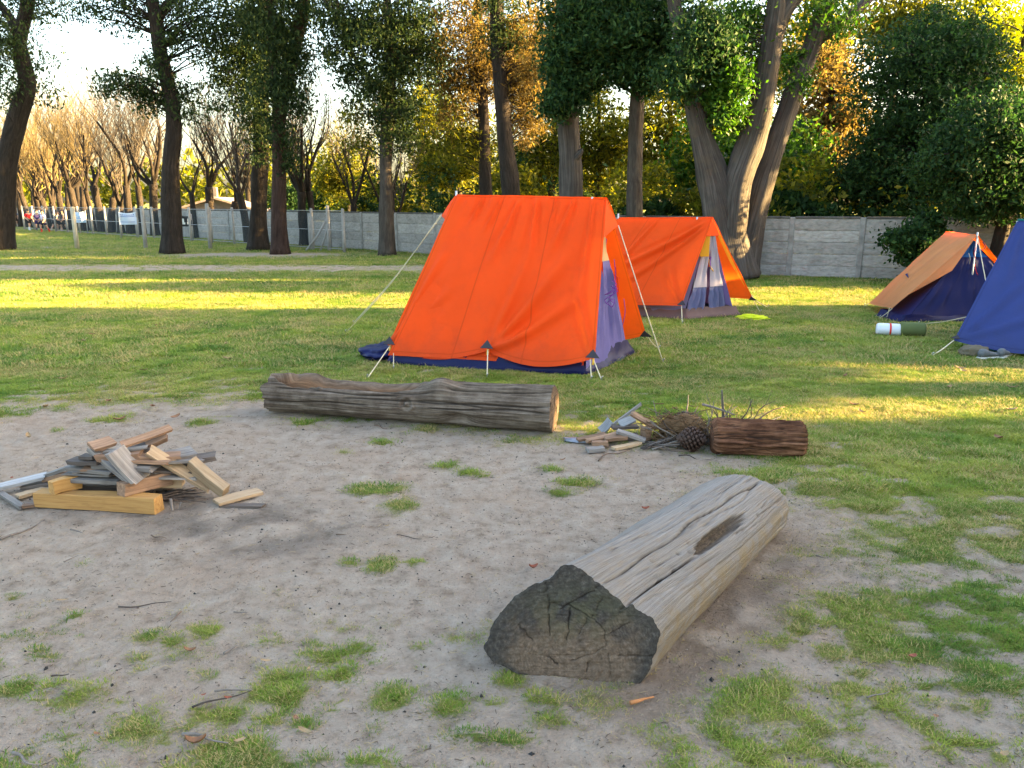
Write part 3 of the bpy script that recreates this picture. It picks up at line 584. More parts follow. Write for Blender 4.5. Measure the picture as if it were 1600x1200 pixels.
# bare pollarded trees along the wall
def bare_mesh(seed):
    r = np.random.default_rng(seed); mb = MB(); mt_ = MB(); nf = 1.7+r.uniform(-.2, .9); rt = r.uniform(.14, .21); lean = r.normal(size=2)*.12
    def rf(s, a): return 1+0.5*(fbm(np.stack([np.cos(a).ravel()*2, np.sin(a).ravel()*2, s.ravel()*2.2], 1), 3, seed)-.5).reshape(s.shape)+.35*np.exp(-s/.3)
    top = V(lean[0], lean[1], nf); add_tube(mt_, resample([(0, 0, -.05), (lean[0]*.3, lean[1]*.3, nf*.5), top], 18), np.linspace(rt, rt*.95, 18), 12, rfun=rf)
    def grow(b0, d, L, r0, bend):
        d = d/np.linalg.norm(d); m0 = b0+d*L*.5+r.normal(size=3)*bend*L; e = b0+d*L+V(0, 0, .18*L)+r.normal(size=3)*bend*L; return resample(np.array([b0, m0, e]), 8), np.linspace(r0, r0*.45, 8)
    lev = [[], [], [], []]; R_ = [[], [], [], []]
    for i in range(r.integers(3, 6)):
        a = r.uniform(0, 6.28); sp = r.uniform(.25, .75); p, q = grow(top-V(0, 0, .12), V(math.cos(a)*sp, math.sin(a)*sp, 1), r.uniform(1.4, 3.0), rt*r.uniform(.4, .62), .07); lev[0].append(p); R_[0].append(q)
        for j in range(r.integers(4, 6)):
            k = r.integers(3, 8); a2 = r.uniform(0, 6.28); s2 = r.uniform(.2, .8); p2, q2 = grow(p[k], V(math.cos(a2)*s2, math.sin(a2)*s2, 1), r.uniform(1.2, 2.6), max(q[k]*.5, .02), .08); lev[1].append(p2); R_[1].append(q2)
            for j3 in range(5):
                k = r.integers(2, 8); a3 = r.uniform(0, 6.28); s3 = r.uniform(.3, 1.0); p3, q3 = grow(p2[k], V(math.cos(a3)*s3, math.sin(a3)*s3, 1), r.uniform(.7, 1.7), .012, .08); lev[2].append(p3[::2]); R_[2].append(q3[::2])
                for j4 in range(4):
                    k = r.integers(2, 8); a4 = r.uniform(0, 6.28); s4 = r.uniform(.3, 1.3); p4, q4 = grow(p3[k], V(math.cos(a4)*s4, math.sin(a4)*s4, .9), r.uniform(.3, .9), .006, .08); lev[3].append(p4[[0, 3, 7]]); R_[3].append(q4[[0, 3, 7]])
    v, q = many_tubes(np.array(lev[0]), np.array(R_[0]), 7); mt_.add(v, q)
    for l, k in ((1, 5), (2, 3), (3, 3)):
        v, q = many_tubes(np.array(lev[l]), np.array(R_[l]), k); mb.add(v, q)
    return mb, mt_
bare = [bare_mesh(50+i) for i in range(8)]
bare_t = [t_.mesh('trunk', B_DARK) for m_, t_ in bare]; bare_d = [m_.mesh('branches', B_TWIG) for m_, t_ in bare]; bare_g = [m_.mesh('branches', B_TWIG_SUN) for m_, t_ in bare]  # trunks get the dark bark to paint in the shade low down
GP = 'bare pollarded trees along the far wall'
bl = [(475, 384, .85, 0, 'bare tree with dark trunk just right of the close pair of trees'), (492, 384, .8, 0, 'bare tree with pale upright shoots left of the diagonal fence brace'), (555, 388, .7, 0, 'small bare tree against the wall left of the ochre patched trunk'), (622, 390, .7, 0, 'bare dark tree half hidden behind the ochre patched trunk'),
      (365, 374, .95, 0, 'bare tree left of the close pair of trees'), (333, 372, .95, 0, 'bare forked tree left of the grey gabled house'), (306, 372, .9, 0, 'bare tree just right of the dark and white banner'), (388, 380, .9, 0, 'bare tree hidden behind the left one of the close pair')]
for i, (u, v_, s, g_, lab) in enumerate(bl):
    p0 = G(u, v_); r_ = thing('bare_tree', lab, 'tree', p0, i*1.3, GP); obj('trunk', bare_t[i % 8], r_); obj('branches', bare_d[i % 8], r_); r_.scale = (s, s, s*1.05)
rr = np.random.default_rng(11)
for i, u in enumerate([243, 224, 205, 190, 175, 160, 147, 134, 122, 110, 99, 88, 77, 66, 56, 46, 36, 27]):
    t = (250-u)/230; v_ = 369-16*t; p0 = G(u, v_)
    ORD = ['leftmost', 'second', 'third', 'fourth', 'fifth', 'sixth', 'seventh', 'eighth', 'ninth', 'tenth', 'eleventh', 'twelfth', 'thirteenth', 'fourteenth', 'fifteenth', 'sixteenth', 'seventeenth', 'eighteenth'][17-i]
    lab = ('sunlit golden bare tree behind the players, %s from the left in the row along the wall' if u < 150 else 'bare brown tree behind the banners, %s from the left in the row along the wall') % ORD if i < 17 else 'sunlit golden bare tree behind the players, leftmost in the row along the wall'
    r_ = thing('bare_tree', lab, 'tree', p0, rr.uniform(0, 6), GP if u >= 150 else 'golden bare trees of the far row'); obj('trunk', bare_t[i % 8], r_); obj('branches', (bare_g if u < 150 else bare_d)[i % 8], r_); s = rr.uniform(.95, 1.15); r_.scale = (s, s, s*1.05)
for i in range(14):
    x = -58+i*4.1; y = 74+rr.normal()*3
    r_ = thing('bare_tree', 'sunlit golden bare tree beyond the far wall', 'tree', (x, y, 0), rr.uniform(0, 6), 'golden bare trees beyond the wall'); obj('trunk', bare_t[i % 8], r_); obj('branches', bare_g[i % 8], r_); r_.scale = (1.25, 1.25, 1.3)

# trees on the right of the field, out of frame: they shade the camp
def shade_proto(seed, hgt, rad, low, label, loc, rz):
    rr_ = np.random.default_rng(seed); cls = []
    for k in range(10): cls.append((V(rr_.normal()*rad*.25, rr_.normal()*rad*.25, low+(hgt-low)*(k+.5)/10), (rad, rad, (hgt-low)/8), 34, 36, .34))
    t = make_tree('shade_tree', label, [([V(0, 0, 0), V(.1, 0, hgt*.4), V(0, .1, hgt*.9)], [.4, .3, .08])], cls, L_DARK, B_DARK, group='dense trees on the right side of the field', lsize=(.55, .38), every=4, seed=seed, k=12)
    t.location = loc; t.rotation_euler.z = rz; return t
lab_s = 'dense dark tree in the row right of the camp'
sp = shade_proto(70, 13, 2.5, 0.3, lab_s, (24, 10.05, 0), 0); sp.scale = (.8, .8, 1)
for (x, y, sr, sz) in [(28, 10.15, .76, 1), (24, 3.75, .84, 1), (28, 3.65, .84, 1.05), (24, 0.2, .9, 1), (27.5, -2.2, 1, 1), (24, -5, 1.1, 1), (27, -9, 1.1, 1), (25, -14, 1.2, 1), (27, 16.4, .8, .3), (24.5, 19.6, .65, .82), (29, 21.3, .8, .9)]:
    copy_tree(sp, (x, y, 0), x*1.7+y, (sr, sz))
sp2 = shade_proto(71, 13, 1.0, 5.75, 'tall unseen tree with a high narrow crown, added to block sun right of the camp', (28, 7.0, 0), 0)  # unseen, added so its high crown stops sun passing above the gap

# ------------------------------------------------------------------ FENCE, POLES, BANNERS
M_FPOST = mat_plain('fence_post_concrete', (0.30, 0.295, 0.285), 0.85, 0.15, 5); M_POLE = mat_plain('pole_cream', (0.45, 0.40, 0.30), 0.6, 0.12, 5); M_STEEL = mat_plain('pole_steel', (0.42, 0.44, 0.46), 0.5, 0.15, 6, 0.4)
M_NET, n, b = newmat('fence_netting'); setin(b, {'Base Color': (0.10, 0.13, 0.15, 1), 'Roughness': 0.8}); tr = N(n, 'BsdfTransparent'); mx = N(n, 'MixShader'); mx.inputs[0].default_value = 0.16
n.links.new(tr.outputs[0], mx.inputs[1]); n.links.new(b.outputs[0], mx.inputs[2]); n.links.new(mx.outputs[0], n.nodes['Material Output'].inputs[0])
def post_mesh(name, h_, r, mat, k=10):
    mb = MB(); add_tube(mb, np.array([[0, 0, -.05], [0, 0, h_*.5], [0, 0, h_-.02], [0, 0, h_]]), np.array([r, r*.95, r*.9, r*.6]), k); return mb.mesh(name, mat)
fa, fb = V(-31.5, 51.0), V(-5.9, 27.6)           # fence line, a little in front of the wall
fl = thing('wire_fence', 'pale posts with thin dark netting in front of the long wall', 'fence', (*fa, 0), 0)
dv = fb-fa; FP = post_mesh('fence_post', 1.5, .058, M_FPOST)
for i in range(19):
    p = dv*i/18; obj('fence_post', FP, fl, (p[0], p[1], 0))
nv = MB()
for i in range(18):
    a_, b_ = dv*(i+.06)/18, dv*(i+.94)/18; nv.add(V([a_[0], a_[1], .05], [b_[0], b_[1], .05], [b_[0], b_[1], 1.4], [a_[0], a_[1], 1.4]), [[0, 1, 2, 3]])
obj('netting', nv.mesh('netting', M_NET, False), fl)
for i in range(18):
    pass
wm = MB()
for z in (1.42, .75, .1): add_tube(wm, np.array([[0, 0, z], [dv[0]*.5, dv[1]*.5, z-.01], [dv[0], dv[1], z]]), .008, 4)
obj('wire', wm.mesh('wire', M_STEEL), fl)
def pole(u, vb, vt, r, mat, label, name='pole'):
    p = G(u, vb); t = P(u, vt, p[1]); o = obj(name, post_mesh(name, t[2], r, mat), None, p); return tag(o, label, 'pole')
pole(121, 389, 323, .085, M_POLE, 'cream painted pole in front of the first blue banner')
pole(228, 388, 322, .075, M_FPOST, 'thin pale pole between the white and blue banner and a dark trunk')
pole(329, 389, 318, .075, M_FPOST, 'thin pale pole right of the dark and white banner')
pole(487, 390, 333, .09, M_FPOST, 'thick white pole left of the diagonal brace')
pb = G(515, 392); r_ = thing('braced_post', 'leaning pale post with diagonal brace near the wall', 'post', pb)
obj('post', post_mesh('post', 1.6, .07, M_FPOST), r_); mb = MB(); add_tube(mb, np.array([[-.85, .0, 0], [-.4, .0, .55], [-.02, 0, 1.15]]), .04, 8); obj('brace', mb.mesh('brace', M_FPOST), r_)
mb = MB(); add_tube(mb, np.array([[-.35, .1, 0], [-.15, .05, .5], [-.02, 0, 1.0]]), .035, 8); obj('brace', mb.mesh('brace', M_FPOST), r_)
def banner(label, u0, v0, u1, v1, Y0, col, marks, mcol, border=None):
    a = P(u0, v1, Y0); c = P(u1, v0, Y0+.3); L = c[0]-a[0]; h_ = c[2]-a[2]
    r = thing('banner', label, 'banner', (a[0], Y0, 0), math.atan2(.3, L)); m0 = mat_cloth('banner_'+label.split()[0], col, .15, var=.05)
    gu, gv = np.meshgrid(np.linspace(0, 1, 18), np.linspace(0, 1, 9), indexing='ij')
    sag = .10*h_*np.sin(gu*np.pi)*gv; y = .04*np.sin(gu*9)+.03*np.sin(gv*5+gu*4)
    vv = np.stack([gu*L, y, a[2]+gv*h_-sag], -1).reshape(-1, 3); obj('sheet', mesh_np('sheet', vv, [grid_faces(18, 9)], [m0], True), r)
    mm = mat_plain('banner_print_'+label.split()[0], mcol, .8, .05)
    for (x0, z0, x1, z1) in marks:
        n_ = 10; t = np.linspace(x0, x1, n_); q = []
        for z in (z0, z1): q.append(np.stack([t*L, .04*np.sin(t*9)+.03*np.sin(z*5+t*4)-.02, a[2]+z*h_-.10*h_*np.sin(t*np.pi)*z], -1))
        obj('print', mesh_np('print', np.vstack(q), [np.stack([np.arange(n_-1), np.arange(1, n_), n_+np.arange(1, n_), n_+np.arange(n_-1)], -1)], [mm], True), r)
    for s in (0.0, 1.0): obj('stake', post_mesh('stake', c[2]+.05, .03, M_FPOST), r, (s*L, .06, 0))
bars = [(.10+.1*k, .60, .17+.1*k, .74) for k in range(8)]
banner('white and light blue banner hung on the fence left of the dark trunk', 187, 331, 214, 351, 38.5, (.60, .70, .84), [(.08, .66+.0*k, .9, .72) for k in range(1)]+[(.08+.12*k, .78, .16+.12*k, .86) for k in range(7)]+[(.1, .2, .9, .25)], (.20, .30, .55))
banner('light blue crumpled banner behind the cream pole', 114, 330, 135, 348, 43.5, (.42, .58, .80), [(.1, .5, .4, .62), (.55, .5, .85, .62), (.2, .25, .8, .34)], (.75, .80, .86))
banner('black banner with white figures beside the dark trunk', 282, 336, 302, 354, 35.5, (.03, .035, .04), [(.12, .2, .42, .4), (.2, .4, .34, .75), (.55, .2, .85, .4), (.62, .4, .75, .75)], (.8, .8, .8))
banner('pale blue banner behind the group of players', 54, 327, 72, 342, 51.0, (.55, .66, .80), [(.2, .4, .8, .55)], (.75, .80, .86))

# ------------------------------------------------------------------ PEOPLE on the field
M_SKIN = mat_plain('skin', (.42, .25, .17), .6, .08, 20); M_HAIR = mat_plain('hair', (.025, .018, .013), .7, .2, 40)
def skinned(name, verts, edges, radii, mat, parent, root=0):
    me = bpy.data.meshes.new(name); bm = bmesh.new(); sk = bm.verts.layers.skin.verify(); vs = [bm.verts.new(tuple(v)) for v in verts]
    for i, (v, r) in enumerate(zip(vs, radii)): v[sk].radius = (r, r); v[sk].use_root = (i == root)
    for a_, b_ in edges: bm.edges.new((vs[a_], vs[b_]))
    bm.to_mesh(me); bm.free()
    me.materials.append(mat); o = obj(name, me, parent); o.modifiers.new('skin', 'SKIN').use_smooth_shade = True
    o.modifiers.new('sub', 'SUBSURF').render_levels = 2; return o
def person(label, u, vb, h_, yaw, shirt, shorts, socks, seed, stride=.12, arms=.25):
    p = G(u, vb); r = tag(obj('person', None, None, p, (0, 0, yaw)), label, 'person', 'players at the far end of the field'); k = h_/1.3
    def S(x, y, z): return (x*k, y*k, z*k)
    st = stride
    J = [S(0, 0, .66), S(0, -.01, .82), S(0, 0, .98), S(0, 0, 1.06), S(0, -.01, 1.14), S(0, -.012, 1.24),
         S(-.15, 0, .97), S(-.21, .03+arms*.1, .78), S(-.19, -.06-arms*.4, .64), S(-.18, -.10-arms*.5, .57),
         S(.15, 0, .97), S(.21, .02, .77), S(.20, -.05-arms*.2, .62), S(.19, -.08-arms*.3, .55),
         S(-.08, 0, .60), S(-.085, -st, .34), S(-.085, -st*.6, .05), S(-.085, -st*.6-.11, .025),
         S(.08, 0, .60), S(.085, st*.6, .34), S(.085, st*1.6, .06), S(.085, st*1.6-.10, .03)]
    E_ = [(0, 1), (1, 2), (2, 3), (3, 4), (4, 5), (2, 6), (6, 7), (7, 8), (8, 9), (2, 10), (10, 11), (11, 12), (12, 13), (0, 14), (14, 15), (15, 16), (16, 17), (0, 18), (18, 19), (19, 20), (20, 21)]
    R_ = [x*k for x in (.10, .10, .10, .042, .085, .07, .045, .036, .028, .032, .045, .036, .028, .032, .072, .050, .034, .03, .072, .05, .034, .03)]
    skinned('body', J, E_, R_, M_SKIN, r)
    ms = mat_cloth('shirt_%d' % seed, shirt, .05); mp = mat_cloth('shorts_%d' % seed, shorts, .05); mk = mat_cloth('socks_%d' % seed, socks, .02)
    a = np.array(J); L = lambda i, j, t: tuple(a[i]*(1-t)+a[j]*t)
    skinned('shirt', [L(0, 1, .0), J[1], J[2], L(2, 3, .3), J[6], L(6, 7, .7), J[10], L(10, 11, .7)], [(0, 1), (1, 2), (2, 3), (2, 4), (4, 5), (2, 6), (6, 7)], [x*k for x in (.125, .125, .12, .06, .065, .06, .065, .06)], ms, r)
    skinned('shorts', [L(0, 1, .1), J[14], L(14, 15, .75), J[18], L(18, 19, .75)], [(0, 1), (1, 2), (0, 3), (3, 4)], [x*k for x in (.12, .09, .085, .09, .085)], mp, r)
    for i, j in ((15, 16), (19, 20)): skinned('sock', [L(i, j, .35), L(i, j, .7), J[j], J[j+1]], [(0, 1), (1, 2), (2, 3)], [x*k for x in (.05, .046, .042, .042)], mk, r)
    bm = bmesh.new(); bmesh.ops.create_uvsphere(bm, u_segments=14, v_segments=10, radius=.098*k)
    bmesh.ops.delete(bm, geom=[v for v in bm.verts if v.co.z < -.01 and v.co.y < .03*k], context='VERTS')
    for v in bm.verts: v.co.y *= 1.1
    me = bpy.data.meshes.new('hair'); bm.to_mesh(me); bm.free(); me.materials.append(M_HAIR); me.polygons.foreach_set('use_smooth', [True]*len(me.polygons)); obj('hair', me, r, S(0, .012, 1.205))
    bm = bmesh.new(); bmesh.ops.create_uvsphere(bm, u_segments=6, v_segments=5, radius=.012*k)
    me = bpy.data.meshes.new('eye'); bm.to_mesh(me); bm.free(); me.materials.append(M_HAIR)
    for s in (-1, 1): obj('eye', me, r, S(s*.032, -.088, 1.185))
person('person in dark navy shirt and black shorts standing apart at far left', 25, 354, 1.25, .4, (.03, .045, .11), (.012, .012, .016), (.55, .45, .4), 1, .06)
person('person in bright red shirt and black shorts', 47, 360, 1.32, 1.2, (.62, .03, .03), (.012, .012, .016), (.7, .7, .72), 2, .12)
person('person in dark purple shirt beside the white and lilac shirt', 61, 361, 1.28, .3, (.055, .04, .13), (.03, .025, .09), (.1, .1, .12), 3, .10)
person('person in white and lilac shirt with red socks', 70, 363, 1.30, -.6, (.66, .58, .74), (.03, .03, .06), (.55, .03, .03), 4, .16)
person('person in black shirt at the left of the dark trio', 87, 361, 1.30, 2.4, (.02, .02, .025), (.02, .02, .025), (.35, .28, .24), 5, .14)
person('person in black and white shirt in the middle of the dark trio', 94, 362, 1.26, 1.8, (.30, .29, .30), (.02, .02, .025), (.45, .38, .34), 6, .14)
person('person in dark grey shirt at the right of the dark trio', 101, 362, 1.30, -1.0, (.05, .045, .055), (.02, .02, .025), (.40, .26, .22), 7, .14)

# ------------------------------------------------------------------ TENTS
C_ORANGE = mat_cloth('canvas_orange', (0.90, 0.085, 0.006), .28, var=.06, tcol=(1.0, .15, .01), seams=True)
C_TAN = mat_cloth('canvas_faded_tan', (0.62, 0.25, 0.095), .30, var=.06, tcol=(1.0, .22, .02), seams=True)
C_BLUE = mat_cloth('canvas_blue', (0.030, 0.047, 0.17), .15, var=.06, seams=True)
C_LILAC = mat_cloth('canvas_lilac_blue', (0.14, 0.13, 0.34), .2, var=.08)
C_PINK = mat_cloth('canvas_pale_lilac', (0.60, 0.53, 0.58), .3, var=.06)
C_SLATE = mat_cloth('canvas_slate_blue', (0.17, 0.18, 0.32), .2, var=.08)
C_CREAM = mat_cloth('canvas_cream', (0.66, 0.48, 0.24), .35, var=.05)
C_GLOW = mat_cloth('canvas_sunlit_yellow', (0.85, 0.42, 0.03), .5, var=.05)  # sun coming through the orange fly, painted as yellow cloth
C_NAVY = mat_cloth('tarp_navy', (0.004, 0.007, 0.055), .02, .45, var=.15)
C_DKBLUE = mat_cloth('canvas_dark_blue', (0.018, 0.022, 0.095), .1, var=.1)
C_SKY = mat_cloth('canvas_sky_blue', (0.02, 0.13, 0.36), .2, var=.06)
C_BROWN = mat_cloth('skirt_brown', (0.13, 0.085, 0.085), .05, var=.15)
C_TEAL = mat_cloth('groundsheet_teal', (0.01, 0.16, 0.17), .02, .5, var=.1)
C_PATCH = mat_cloth('patch_dark', (0.045, 0.042, 0.05), .02)
M_ROPE = mat_plain('rope_cream', (0.62, 0.55, 0.38), .8, .15, 60); M_RING = mat_plain('tie_yellow', (.75, .42, .04), .6, .1)
M_PEG = mat_plain('peg_steel', (.4, .4, .4), .4, .1, 9, .7); M_TPOLE = mat_plain('tent_pole', (.62, .62, .60), .4, .05, 9, .5)
M_REDTAG = mat_cloth('ribbon_red', (.70, .03, .02), .2); M_PURP = mat_cloth('ribbon_purple', (.20, .06, .42), .2)

def panel_pts(a, b_, c_, d, nu, nv, folds=(), eave=None, noise_amp=.006, seed=0, sag=.0, ruck=0.0):
    """a,b top edge; d,c bottom edge; folds: (u0,v0,u1,v1,amp,width)"""
    a, b_, c_, d = map(np.asarray, (a, b_, c_, d))
    u, v = np.meshgrid(np.linspace(0, 1, nu), np.linspace(0, 1, nv), indexing='ij')
    w_ = v.copy()
    if eave is not None: w_ = v*(1+eave(u)*v**3)
    U, W = u[..., None], w_[..., None]
    p = (a*(1-U)+b_*U)*(1-W)+(d*(1-U)+c_*U)*W
    nrm = np.cross(b_-a+c_-d, d-a+c_-b_); nrm /= np.linalg.norm(nrm)
    Lx = np.linalg.norm(c_-d); Ly = np.linalg.norm(d-a)
    q = np.stack([u.ravel()*Lx*3, v.ravel()*Ly*1.2, 0*u.ravel()], 1)
    h_ = (fbm(q, 3, seed)-.5).reshape(u.shape)*noise_amp*6
    q2 = np.stack([u.ravel()*Lx*2, v.ravel()*Ly*2, 0*u.ravel()+5], 1); h_ += (fbm(q2, 2, seed+3)-.5).reshape(u.shape)*.03*np.sin(np.pi*np.clip(v, 0, 1))
    if ruck:
        s = u*Lx; h_ += ruck*(np.sin(s*31+3*np.sin(s*7))*.5+np.sin(s*57+2*np.sin(s*11+1))*.35)*np.exp(-v*Ly/.16)*sstep(0, .03, v)
    for (u0, v0, u1, v1, amp, wd) in folds:
        ex, ey = (u1-u0)*Lx, (v1-v0)*Ly; L2 = ex*ex+ey*ey
        t = np.clip(((u-u0)*Lx*ex+(v-v0)*Ly*ey)/L2, 0, 1); dist = np.hypot((u-u0)*Lx-t*ex, (v-v0)*Ly-t*ey)
        ww = wd*(.35+.65*t); h_ -= 2.1*amp*(np.exp(-(dist/ww)**2)-.55*np.exp(-((dist-1.9*ww)/ww)**2))*sstep(1.0, .6, t)*sstep(.0, .16, t)
    h_ -= sag*np.sin(np.pi*u)*np.sin(np.pi*v)
    return p+nrm*h_[..., None], u.shape
def panel(name, parent, base, mat, a, b_, c_, d, nu=40, nv=36, **k):
    p, s = panel_pts(a, b_, c_, d, nu, nv, **k)
    u_, v_ = np.meshgrid(np.linspace(0, 1, nu), np.linspace(0, 1, nv), indexing='ij'); return obj(name, mesh_np(name, p.reshape(-1, 3)-base, [grid_faces(*s)], [mat], True, uv=np.stack([u_, v_], -1).reshape(-1, 2)), parent)
def rope(parent, base, a, g_, name='guy_rope', r=.0035, peg=True, sag=.02, mat=None):
    mb = MB(); m_ = (np.asarray(a)+g_)/2-V(0, 0, sag); add_tube(mb, resample(np.array([a, m_, g_]), 9)-base, r, 5); o = obj(name, mb.mesh(name, mat or M_ROPE), parent)
    if peg:
        mb = MB(); g2 = np.asarray(g_)-base; add_tube(mb, np.array([g2+V(0, 0, -.03), g2+V(0, -.005, .03), g2+V(0.01, -.02, .045)]), .006, 6); obj('peg', mb.mesh('peg', M_PEG), o)
    return o
def sod(name, parent, base, ring, hgt, mat, inset=.04, seed=0, bulge=.02):
    """a tub of cloth round the foot of the tent"""
    ring = np.asarray(ring); loop = []
    for a, b_ in zip(ring, np.roll(ring, -1, 0)):
        for t in np.linspace(0, 1, 40, endpoint=False): loop.append(a*(1-t)+b_*t)
    loop = np.array(loop); c_ = ring.mean(0); n_ = len(loop); dr = loop-c_; dr[:, 2] = 0; dr /= np.linalg.norm(dr, axis=1)[:, None]; rows = []
    for k, (zz, io) in enumerate([(0.004, .05), (.012, .06), (hgt*.35, .02), (hgt*.7, -.01), (hgt, -inset)]):
        nz = fbm(np.c_[loop[:, :2]*5, np.full(n_, k*.7)], 3, seed)-.5
        rows.append(np.c_[(loop+dr*(io+nz[:, None]*bulge*2))[:, :2], zz*(1+nz*.7)])
    v = np.vstack(rows)-base; R_ = len(rows); i = np.arange(R_-1)[:, None]; j = np.arange(n_)[None]
    q = np.stack([i*n_+j, i*n_+(j+1) % n_, (i+1)*n_+(j+1) % n_, (i+1)*n_+j], -1).reshape(-1, 4)
    fl = [np.arange(n_)]; m_ = mesh_np(name, v, [q], [mat], True); return obj(name, m_, parent)
def gable(parent, base, apex, bl_, br, split, upm, lowm, gap=.0, name='door_panel', seed=0, fold=.012, cuth=None):
    """two halves of the tent's end wall, each an upper and a lower strip"""
    apex, bl_, br = map(np.asarray, (apex, bl_, br)); mid = (bl_+br)/2; ax = (br-bl_)/np.linalg.norm(br-bl_)
    for s, (o_, i_) in enumerate(((bl_, mid-ax*gap), (mid+ax*gap, br))):
        out = bl_ if s == 0 else br; inn = mid-ax*gap if s == 0 else mid+ax*gap
        so_, si = apex+(out-apex)*split, apex+(inn-apex)*split; eps = .012*(1 if s == 0 else -1)*ax
        A = [(apex-eps*.6, apex-eps*.3, si, so_), (so_, si, inn, out)] if s == 0 else [(apex-eps*.3, apex-eps*.6, so_, si), (si, so_, out, inn)]
        fd = [(.5, 0, .35, 1, fold, .05), (.8, 0, .75, 1, fold, .04), (.2, .1, .1, 1, fold*.7, .05)]
        up_ = panel(name, parent, base, upm, *A[0], nu=16, nv=14, folds=fd, seed=seed+s); lo = panel(name, parent, base, lowm, *A[1], nu=16, nv=18, folds=fd, seed=seed+s+7)
def patch(parent, base, p, du, dv_, mat, s=.09):
    p, du, dv_ = map(np.asarray, (p, du, dv_)); du = du/np.linalg.norm(du); dv_ = dv_/np.linalg.norm(dv_); nn = np.cross(du, dv_); nn /= np.linalg.norm(nn)
    if nn[1] > 0: nn = -nn
    q = np.array([p-du*s*.8, p+du*s*.8, p-dv_*s])+nn*.035; v = np.vstack([q, q+nn*.006])-base
    return obj('corner_patch', mesh_np('corner_patch', v, [np.array([[0, 1, 4, 3], [1, 2, 5, 4], [2, 0, 3, 5]]), np.array([[0, 2, 1], [3, 4, 5]])], [mat], False), parent)
def tpole(parent, base, a, b_, r=.012):
    mb = MB(); add_tube(mb, np.array([a, (np.asarray(a)+b_)/2, b_])-base, r, 8); return obj('pole', mb.mesh('pole', M_TPOLE), parent)
lerp = lambda a, b_, t: np.asarray(a)*(1-t)+np.asarray(b_)*t

# --- large orange tent
N1, N0, R1, R0, F1 = P(932, 562, 7.62), P(611, 541, 8.35), P(948, 308, 8.25), P(713, 304, 8.85), P(1010, 523, 8.95)
_o = V(-.30, -.95, .35)*.075; N0 = N0+_o; N1 = N1+_o; F0 = N0-_o+(F1-N1+_o)*.93; B1, B0, C1 = G(921, 588), G(592, 570), G(990, 553); C0 = B0+(C1-B1)
base = (B0+B1+C0+C1)/4; base[2] = 0
t1 = thing('tent', 'largest bright orange ridge tent with navy groundsheet, in the centre', 'tent', base)
ev = lambda u: .07*np.abs(np.sin(2*np.pi*u))-.0
panel('flysheet', t1, base, C_ORANGE, R0, R1, N1, N0, 120, 96, eave=ev, ruck=.024, seed=3, sag=.02, folds=[
    (.5, 1, .86, .28, .020, .09), (.5, 1, .98, .55, .016, .08), (.5, 1, .62, .25, .012, .07), (.5, 1, .70, .80, .010, .05), (.02, .98, .10, .3, .014, .06), (0, .98, .25, .55, .010, .07), (.99, .98, .85, .45, .012, .06),
    (.45, 0, .38, .5, .016, .06), (.56, 0, .60, .45, .014, .05), (.80, 0, .70, .4, .014, .05), (.33, 0, .28, .28, .012, .03), (.2, 0, .17, .22, .012, .03), (.70, 0, .66, .25, .010, .03), (.92, 0, .90, .7, .010, .04)])
panel('flysheet', t1, base, C_ORANGE, R1, R0, F0, F1, 60, 40, eave=ev, seed=5, sag=.02)
hl = P(690, 337, 8.95); hr = P(966, 352, 8.32)
panel('hood', t1, base, C_ORANGE, R0, R0+V(.001, 0, 0), lerp(R0, N0, .17), hl, 8, 8, noise_amp=.002); panel('hood', t1, base, C_ORANGE, R0, R0+V(.001, 0, 0), lerp(R0, F0, .17), hl, 8, 8, noise_amp=.002)
panel('hood', t1, base, C_ORANGE, R1, R1+V(.001, 0, 0), lerp(R1, N1, .26), hr, 8, 8, noise_amp=.002); panel('hood', t1, base, C_ORANGE, R1, R1+V(.001, 0, 0), lerp(R1, F1, .2), hr, 8, 8, noise_amp=.002)
ins = lambda p, f_, z: V(*(lerp(p, base, f_)[:2]), z)
r1, r0 = lerp(R1, R0, .05)-V(0, 0, .07), lerp(R0, R1, .05)-V(0, 0, .07)
panel('inner_wall', t1, base, C_ORANGE, r0, r1, ins(B1, .07, .1), ins(B0, .07, .1), 30, 20, seed=9); panel('inner_wall', t1, base, C_ORANGE, r1, r0, ins(C0, .07, .1), ins(C1, .07, .1), 30, 20, seed=10)
gable(t1, base, r1, ins(B1, .05, .04), ins(C1, .05, .04), .36, C_CREAM, C_LILAC, seed=20, fold=.016)
gable(t1, base, r0, ins(C0, .06, .04), ins(B0, .06, .04), .36, C_CREAM, C_LILAC, seed=24)
sod('groundsheet', t1, base, [lerp(B0, base, .10), lerp(B1, base, .07), lerp(C1, base, .03), lerp(C0, base, .05)], .16, C_NAVY, seed=2, bulge=.03)
